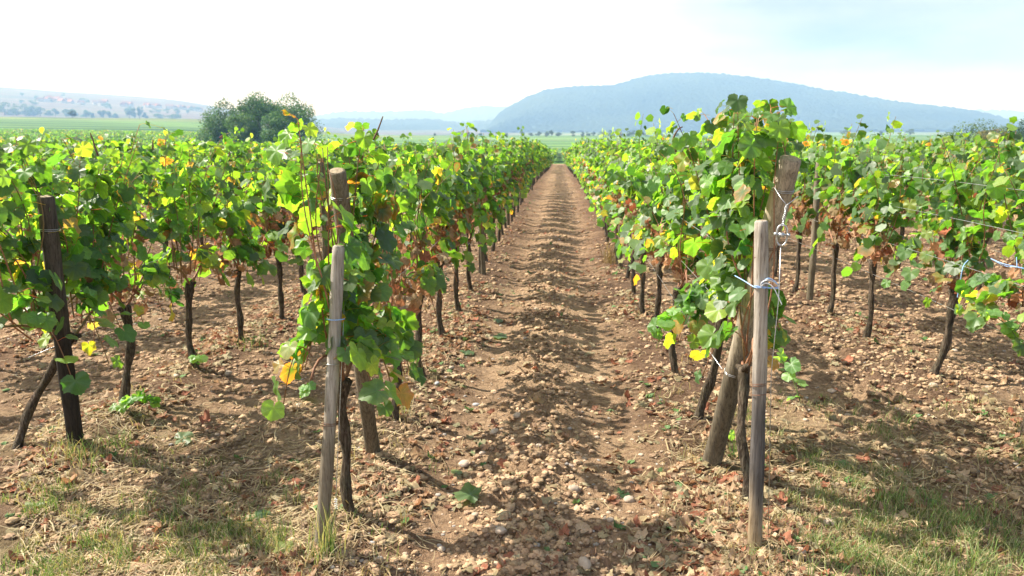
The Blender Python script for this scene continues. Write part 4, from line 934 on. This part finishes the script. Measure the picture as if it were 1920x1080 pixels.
LEAFP = [(1650, 872), (1715, 940), (1690, 905), (1620, 870), (1480, 830), (1497, 858), (1465, 950), (1448, 905), (1500, 727), (1560, 733), (1650, 735), (1272, 1005), (1760, 1010), (1740, 690), (1700, 665), (1660, 662), (1815, 765), (1850, 775), (1680, 715), (1545, 830), (1518, 826), (1575, 925), (1530, 930), (1690, 975), (150, 905), (130, 915), (100, 925), (350, 902), (455, 1040), (552, 885), (580, 885), (520, 945), (770, 845), (785, 865), (770, 925), (735, 980), (735, 1020), (990, 700), (1005, 765), (1028, 735), (1040, 850), (1030, 925), (925, 870), (940, 703), (1005, 705), (1110, 645), (1125, 712), (1085, 545), (830, 670), (800, 665), (815, 720), (1395, 920), (1380, 870), (1505, 880), (1540, 750), (1635, 905), (1860, 860), (1880, 720), (1900, 760), (430, 610), (470, 640), (425, 680), (525, 620), (385, 800), (410, 725), (1250, 670), (1290, 680), (1235, 700), (1345, 745), (1180, 745), (1110, 880), (1420, 990), (1500, 700), (1590, 690), (1345, 860)]
for i, (px, py) in enumerate(LEAFP):
    p = gp(px, py); r_ = np.random.default_rng(700 + i); b = B(); c = DRYC[r_.integers(0, 5)] * r_.uniform(.9, 1.25)
    put_leaves(b, 'dry', np.zeros((1, 3)), flat_leaf_frames(1, r_, .25), np.array([r_.uniform(.07, .11)]), c[None], c[None] * .6, np.array([.5]), r_)
    o_ = link('dead_leaf', b.build('dead_leaf', M_DRY)); o_.location = (p[0], p[1], g1(p[0], p[1]) + .02)
    zone = 'on the grassy soil right of the upright stake' if px > 1430 and py > 800 else 'on the bare soil between the two right rows' if px > 1270 else 'on the dirt of the alley' if px > 740 else 'on the weedy soil left of the slim left stake'
    tag(o_, 'curled reddish brown dead vine leaf ' + zone, 'dead leaf', 'dead leaves ' + zone)
# fallen green leaves singled out
def fallen(pts, lab, c, size, seed):
    r_ = np.random.default_rng(seed); p = gp(*pts); b = B(); a = r_.uniform(0, 6)
    put_leaves(b, 'hero', np.zeros((1, 3)), frames(np.array([[cos(a), sin(a), .05]]), np.array([[.1, -.15, 1.0]])), np.array([size * .85]), np.array([c]) * .7, np.array([[.3, .3, .1]]), np.array([.1]), r_)
    o_ = link('fallen_leaf', b.build('fallen_leaf', M_LEAF)); o_.location = (p[0] - size * .3, p[1], g1(p[0], p[1]) + .018); tag(o_, lab, 'fallen leaf')
fallen((902, 943), 'large folded green leaf lying on the left wheel track of the alley', (.05, .14, .03), .16, 1)
fallen((863, 886), 'small pale green leaf lying above the large folded leaf in the alley', (.16, .27, .10), .07, 2)
fallen((355, 832), 'grey-green leaf lying on the soil left of the left stake', (.13, .22, .12), .15, 3)
fallen((497, 980), 'dark green leaf beside a brown and yellow one near the left stake', (.03, .11, .035), .14, 4)
fallen((468, 998), 'yellow and brown leaf beside the dark green leaf near the left stake', (.42, .30, .08), .11, 5)
fallen((1598, 878), 'bright green leaf standing in the grass right of the upright stake', (.09, .24, .05), .13, 6)
fallen((555, 1060), 'pale green leaf at the foot of the slim left stake', (.3, .4, .14), .11, 7)
fallen((80, 958), 'pale yellow-green leaf in the shade at the lower left', (.25, .32, .14), .12, 8)
fallen((885, 668), 'cluster leaf, dull green, on the alley edge below the third left vine', (.07, .15, .06), .14, 9)
fallen((945, 632), 'flat green leaf at the left side of the alley, farther along', (.07, .17, .05), .15, 10)
fallen((940, 602), 'green leaf farthest along the left wheel track', (.07, .17, .05), .12, 11)
fallen((1478, 700), 'green leaf lit by the sun right of the upright stake top of its stain', (.09, .24, .05), .12, 12)

# grass, green and dry
def blades(x, y, h, w, col, rg, lean=.6, base=None):
    k = len(x); z = G(x, y) - .005 if base is None else base; a = rg.uniform(0, 6.28, k); l = rg.uniform(.15, 1.0, k) * lean * h; f = rg.uniform(0, 6.28, k)
    dx, dy = np.cos(a), np.sin(a); wx, wy = np.cos(f) * w / 2, np.sin(f) * w / 2; V = []
    for t, ww in ((0, 1), (.4, .9), (.75, .6), (1, 0)):
        cx = x + dx * l * t ** 2; cy_ = y + dy * l * t ** 2; cz = z + h * (t - .25 * lean * t ** 3)
        if ww: V += [np.stack([cx - wx * ww, cy_ - wy * ww, cz], 1), np.stack([cx + wx * ww, cy_ + wy * ww, cz], 1)]
        else: V += [np.stack([cx, cy_, cz], 1)]
    V = np.stack(V, 1); n = 7; o_ = (np.arange(k) * n)[:, None, None]
    F4 = (np.array([[0, 1, 3, 2], [2, 3, 5, 4]])[None] + o_).reshape(-1, 4); F3 = (np.array([[4, 5, 6]])[None] + o_).reshape(-1, 3)
    return V.reshape(-1, 3), F3, F4, np.repeat(col, n, 0)
def turf(x, y):
    n = fbm(x * 1.3, y * 1.3, 21, 3); n2 = fbm(x * 5, y * 5, 23, 2)
    right = 1.35 * sm(1.0, 1.4, x) * sm(5.6, 3.6, y) * (1 - .6 * sm(2.3, 3.0, x)); left = sm(-1.0, -1.35, x) * sm(4.4, 3.1, y) * .9
    return np.clip((right * 1.45 + left * .75) * sm(.40, .58, n * .5 + n2 * .5) * sm(.38, .58, fbm(x * 9, y * 9, 29, 2)) * 1.3, 0, 1)
def tufts(n_t, per, rg, dens, hr, spread, cols, lean, ymin=2.35, ymax=9, w=.0035):
    x, y = frustum_pts(n_t, rg, ymin, ymax); q = rg.random(len(x)) < dens(x, y); x, y = x[q], y[q]; k = len(x)
    if k == 0: return None
    X = np.repeat(x, per) + rg.normal(0, spread, k * per); Y = np.repeat(y, per) + rg.normal(0, spread, k * per)
    hh = np.repeat(rg.uniform(hr[0], hr[1], k), per) * rg.uniform(.5, 1.1, k * per); cc = np.array(cols)[rg.integers(0, len(cols), k * per)] * np.repeat(rg.uniform(.75, 1.2, k), per)[:, None]
    return blades(X, Y, hh, w * rg.uniform(.6, 1.3, k * per), cc, rg, lean)
GREEN = [[.07, .14, .03], [.11, .20, .045], [.16, .25, .07], [.24, .28, .11]]; STRAW = [[.42, .34, .20], [.34, .26, .15], [.50, .42, .27], [.28, .2, .12]]
b = B()
for a in (tufts(14000, 14, rg, turf, (.03, .095), .022, GREEN + [[.38, .34, .2], [.42, .36, .22], [.34, .30, .17]], .8), tufts(1500, 16, rg, lambda x, y: turf(x, y) * (y < 3.9), (.07, .16), .03, GREEN + [[.36, .34, .18]], .6),
          tufts(2500, 7, rg, lambda x, y: .25 * np.exp(-(np.min(np.abs(x[:, None] - ROWX[None]), 1) / .22) ** 2) * sm(.5, .65, fbm(x * 2, y * 2, 8, 2)), (.04, .12), .03, GREEN, .8, ymax=16)):
    if a: b.add(*a)
tag(link('grass', b.build('grass', M_GRASS)), 'short green grass tufts growing at the row ends', 'grass', kind='stuff')
b = B()
rowd = lambda x, y: np.exp(-(np.min(np.abs(x[:, None] - ROWX[None]), 1) / .26) ** 2)
def lying(n, dens, rg, L=(.05, .16), ymax=12):
    x, y = frustum_pts(n, rg, 2.35, ymax); q = rg.random(len(x)) < dens(x, y); x, y = x[q], y[q]; k = len(x); a = rg.uniform(0, 6.28, k); l = rg.uniform(*L, k); bend = rg.normal(0, .25, k); w = rg.uniform(.0012, .003, k); V = []
    for t in (-.5, -.17, .17, .5):
        cx = x + np.cos(a) * l * t - np.sin(a) * l * bend * (t * t - .1); cy_ = y + np.sin(a) * l * t + np.cos(a) * l * bend * (t * t - .1); z = G(cx, cy_) + .006 + rg.uniform(0, .02, k)
        V += [np.stack([cx - np.sin(a) * w, cy_ + np.cos(a) * w, z], 1), np.stack([cx + np.sin(a) * w, cy_ - np.cos(a) * w, z + .001], 1)]
    V = np.stack(V, 1); F = (np.array([[0, 1, 3, 2], [2, 3, 5, 4], [4, 5, 7, 6]])[None] + (np.arange(k) * 8)[:, None, None]).reshape(-1, 4); c = np.array(STRAW + [[.16, .12, .08]])[rg.integers(0, 5, k)] * rg.uniform(.7, 1.2, (k, 1))
    return V.reshape(-1, 3), None, F, np.repeat(c, 8, 0)
b.add(*lying(27000, lambda x, y: np.clip(.55 * rowd(x, y) * (y < 9) + .8 * sm(.95, 1.3, np.abs(x)) * sm(5.5, 3.8, y) + .03, 0, 1), rg))
for a in (tufts(1500, 9, rg, lambda x, y: rowd(x, y) * sm(7.5, 4, y) * .45, (.05, .16), .035, STRAW, .9), tufts(2600, 8, rg, lambda x, y: turf(x, y) * .8, (.03, .11), .03, STRAW, .9)):
    if a: b.add(*a)
tag(link('dry_grass', b.build('dry_grass', M_GRASS)), 'dry straw-coloured grass and stalks lying at the row ends', 'dry grass', kind='stuff')
# tall seed grasses, each clump a thing
def clump(px, py, n, h, lab, seed, cols, spread=.03, lean=.5, w=.004):
    p = gp(px, py); r_ = np.random.default_rng(seed); x = np.clip(r_.normal(0, spread * .8, n), -spread * 1.5, spread * 1.5); y = np.clip(r_.normal(0, spread * .8, n), -spread * 1.5, spread * 1.5); c = np.array(cols)[r_.integers(0, len(cols), n)] * r_.uniform(.8, 1.2, (n, 1))
    V, F3, F4, cc = blades(x, y, r_.uniform(.35, 1.0, n) * h, np.full(n, w) * r_.uniform(.6, 1.2, n), c, r_, lean, base=np.full(n, -.01)); b = B(); b.add(V, F3, F4, cc)
    o_ = link('grass_tuft', b.build('grass_tuft', M_GRASS)); o_.location = (p[0], p[1], g1(p[0], p[1])); tag(o_, lab, 'grass tuft')
YG = [[.30, .34, .12], [.20, .28, .08], [.42, .38, .20]]
clump(615, 1062, 46, .34, 'tall yellow-green grass blades at the foot of the slim left stake', 1, YG, .05, .5, .0045)
clump(600, 1075, 30, .16, 'short grass at the very foot of the slim left stake', 2, GREEN, .06)
clump(143, 872, 120, .20, 'bushy dry and green grass round the foot of the blackened post', 3, GREEN + STRAW, .10, .9)
clump(215, 850, 70, .16, 'green grass bent over in the shade right of the blackened post', 4, GREEN, .07, 1.2)
clump(1375, 870, 26, .20, 'thin green blades between the slanting post and the upright stake', 5, GREEN, .03, .4)
clump(1415, 1062, 60, .12, 'straw tangle at the foot of the upright right stake', 6, STRAW, .07, 1.1, .003)
clump(1600, 1065, 160, .17, 'wide tuft of long grass along the lower right', 7, GREEN + YG, .13, .9)
clump(1830, 1060, 130, .15, 'grass tuft at the lower right corner', 8, GREEN + YG, .12, .9)
clump(1700, 800, 60, .11, 'dark green grass tuft among dead leaves on the right', 9, GREEN, .07, .8)
clump(780, 715, 40, .20, 'pale upright grass beside the third trunk of the left row', 10, STRAW + YG, .05, .4)
clump(738, 795, 60, .20, 'dry grass round the second trunk of the left row', 11, STRAW + YG, .08, .8)
clump(465, 655, 60, .16, 'green weeds round a trunk in the second left row', 12, GREEN, .12, .9)
clump(1148, 500, 90, .42, 'tall brown dried weed at the right edge of the alley', 13, [[.22, .15, .08], [.28, .2, .12], [.16, .11, .07]], .09, .5, .008)
clump(320, 560, 70, .34, 'tall brown and green weed between the left rows', 14, [[.22, .18, .08], [.14, .18, .06]], .12, .5, .007)
clump(50, 1070, 90, .12, 'dark green grass tuft at the lower left corner', 15, GREEN, .10, .9)
clump(280, 945, 60, .08, 'small grass tuft in the lower left', 16, GREEN + YG, .06, .9)
# leafy sucker shoots at trunk feet
def sucker(px, py, y, n, size, lab, seed, dirx=.35, up=.12, hang=False):
    base = at_y(px, py, y); r_ = np.random.default_rng(seed); o_ = root('sucker_shoot', base, lab, 'vine shoot'); t = np.linspace(0, 1, 12)
    P = np.stack([dirx * t, -.08 * t, up * np.sin(t * 2.2) - (.18 * t ** 2 if hang else 0)], 1); b = B(); tube(b, P, .0028, 5, (.13, .16, .05)); link('stem', b.build('stem', M_CANE), o_)
    tt = np.linspace(.12, 1, n); Q = np.stack([np.interp(tt, t, P[:, i]) for i in range(3)], 1); a = r_.uniform(0, 6.28, n); d = np.stack([np.cos(a) * .6, np.sin(a) - .3, r_.uniform(.1, .8, n)], 1)
    m = d * [1, 1, 0] + np.array([0, 0, -.4]) + r_.normal(0, .2, (n, 3)); nr = np.array([0, -.3, 1.0]) + r_.normal(0, .3, (n, 3)); c = np.array([[.10, .22, .05], [.14, .27, .07], [.07, .18, .04]])[r_.integers(0, 3, n)]
    b = B(); put_leaves(b, 'hero', Q + d * .035, frames(m, nr), size * r_.uniform(.6, 1.1, n), c, c * 1.3, np.full(n, .3), r_); link('foliage', b.build('foliage', M_LEAF), o_)
p = gp(212, 782)
sucker(215, 775, p[1] - .05, 20, .085, 'bright green leafy shoot at the foot of the crooked trunk in the second left row', 1, .30, .12)
sucker(365, 690, gp(365, 700)[1] - .05, 8, .07, 'small three-leaved shoot at the foot of a straight dark trunk, left', 2, .08, .10)
sucker(1450, 672, 3.4, 6, .08, 'short green shoot hanging right of the upright stake', 3, .10, .02, True)
sucker(1335, 572, 4.4, 18, .095, 'leafy shoot hanging low to the left under the tall right vine', 4, -.34, .02, True)
sucker(1340, 832, gp(1340, 850)[1], 8, .06, 'small weed with green leaves left of the slanting post', 5, .05, .08)
sucker(575, 740, gp(575, 750)[1], 9, .07, 'dark leafy weed just left of the slim left stake', 6, .04, .06)
sucker(1830, 590, 4.5, 14, .08, 'leafy shoot bending down between two trunks at the right', 7, .22, .03, True)

# ------------------------------------------------------------------ haze
def haze():
    m = bpy.data.materials.new('haze_air'); m.use_nodes = True; t = m.node_tree; t.nodes.clear(); o = t.nodes.new('ShaderNodeOutputMaterial')
    v = t.nodes.new('ShaderNodeVolumePrincipled'); v.inputs['Color'].default_value = (.28, .53, 1.0, 1); v.inputs['Absorption Color'].default_value = (1, 1, 1, 1); v.inputs['Density'].default_value = .00056; v.inputs['Anisotropy'].default_value = .0
    t.links.new(v.outputs[0], o.inputs['Volume'])
    x0, x1, y0, y1, z0, z1 = -9400, 9400, -3300, 9400, -60, 262
    zmin = -60
    V = [[x0, y0, z0], [x1, y0, z0], [x1, y1, z0], [x0, y1, z0], [x0, y0, z1], [x1, y0, z1], [x1, y1, z1], [x0, y1, z1]]
    me = mesh('haze', V, [np.array(BOX4)], m, smooth=False); o_ = link('haze', me); tag(o_, 'thin pale blue haze over the far fields and hills', kind='stuff')
haze()
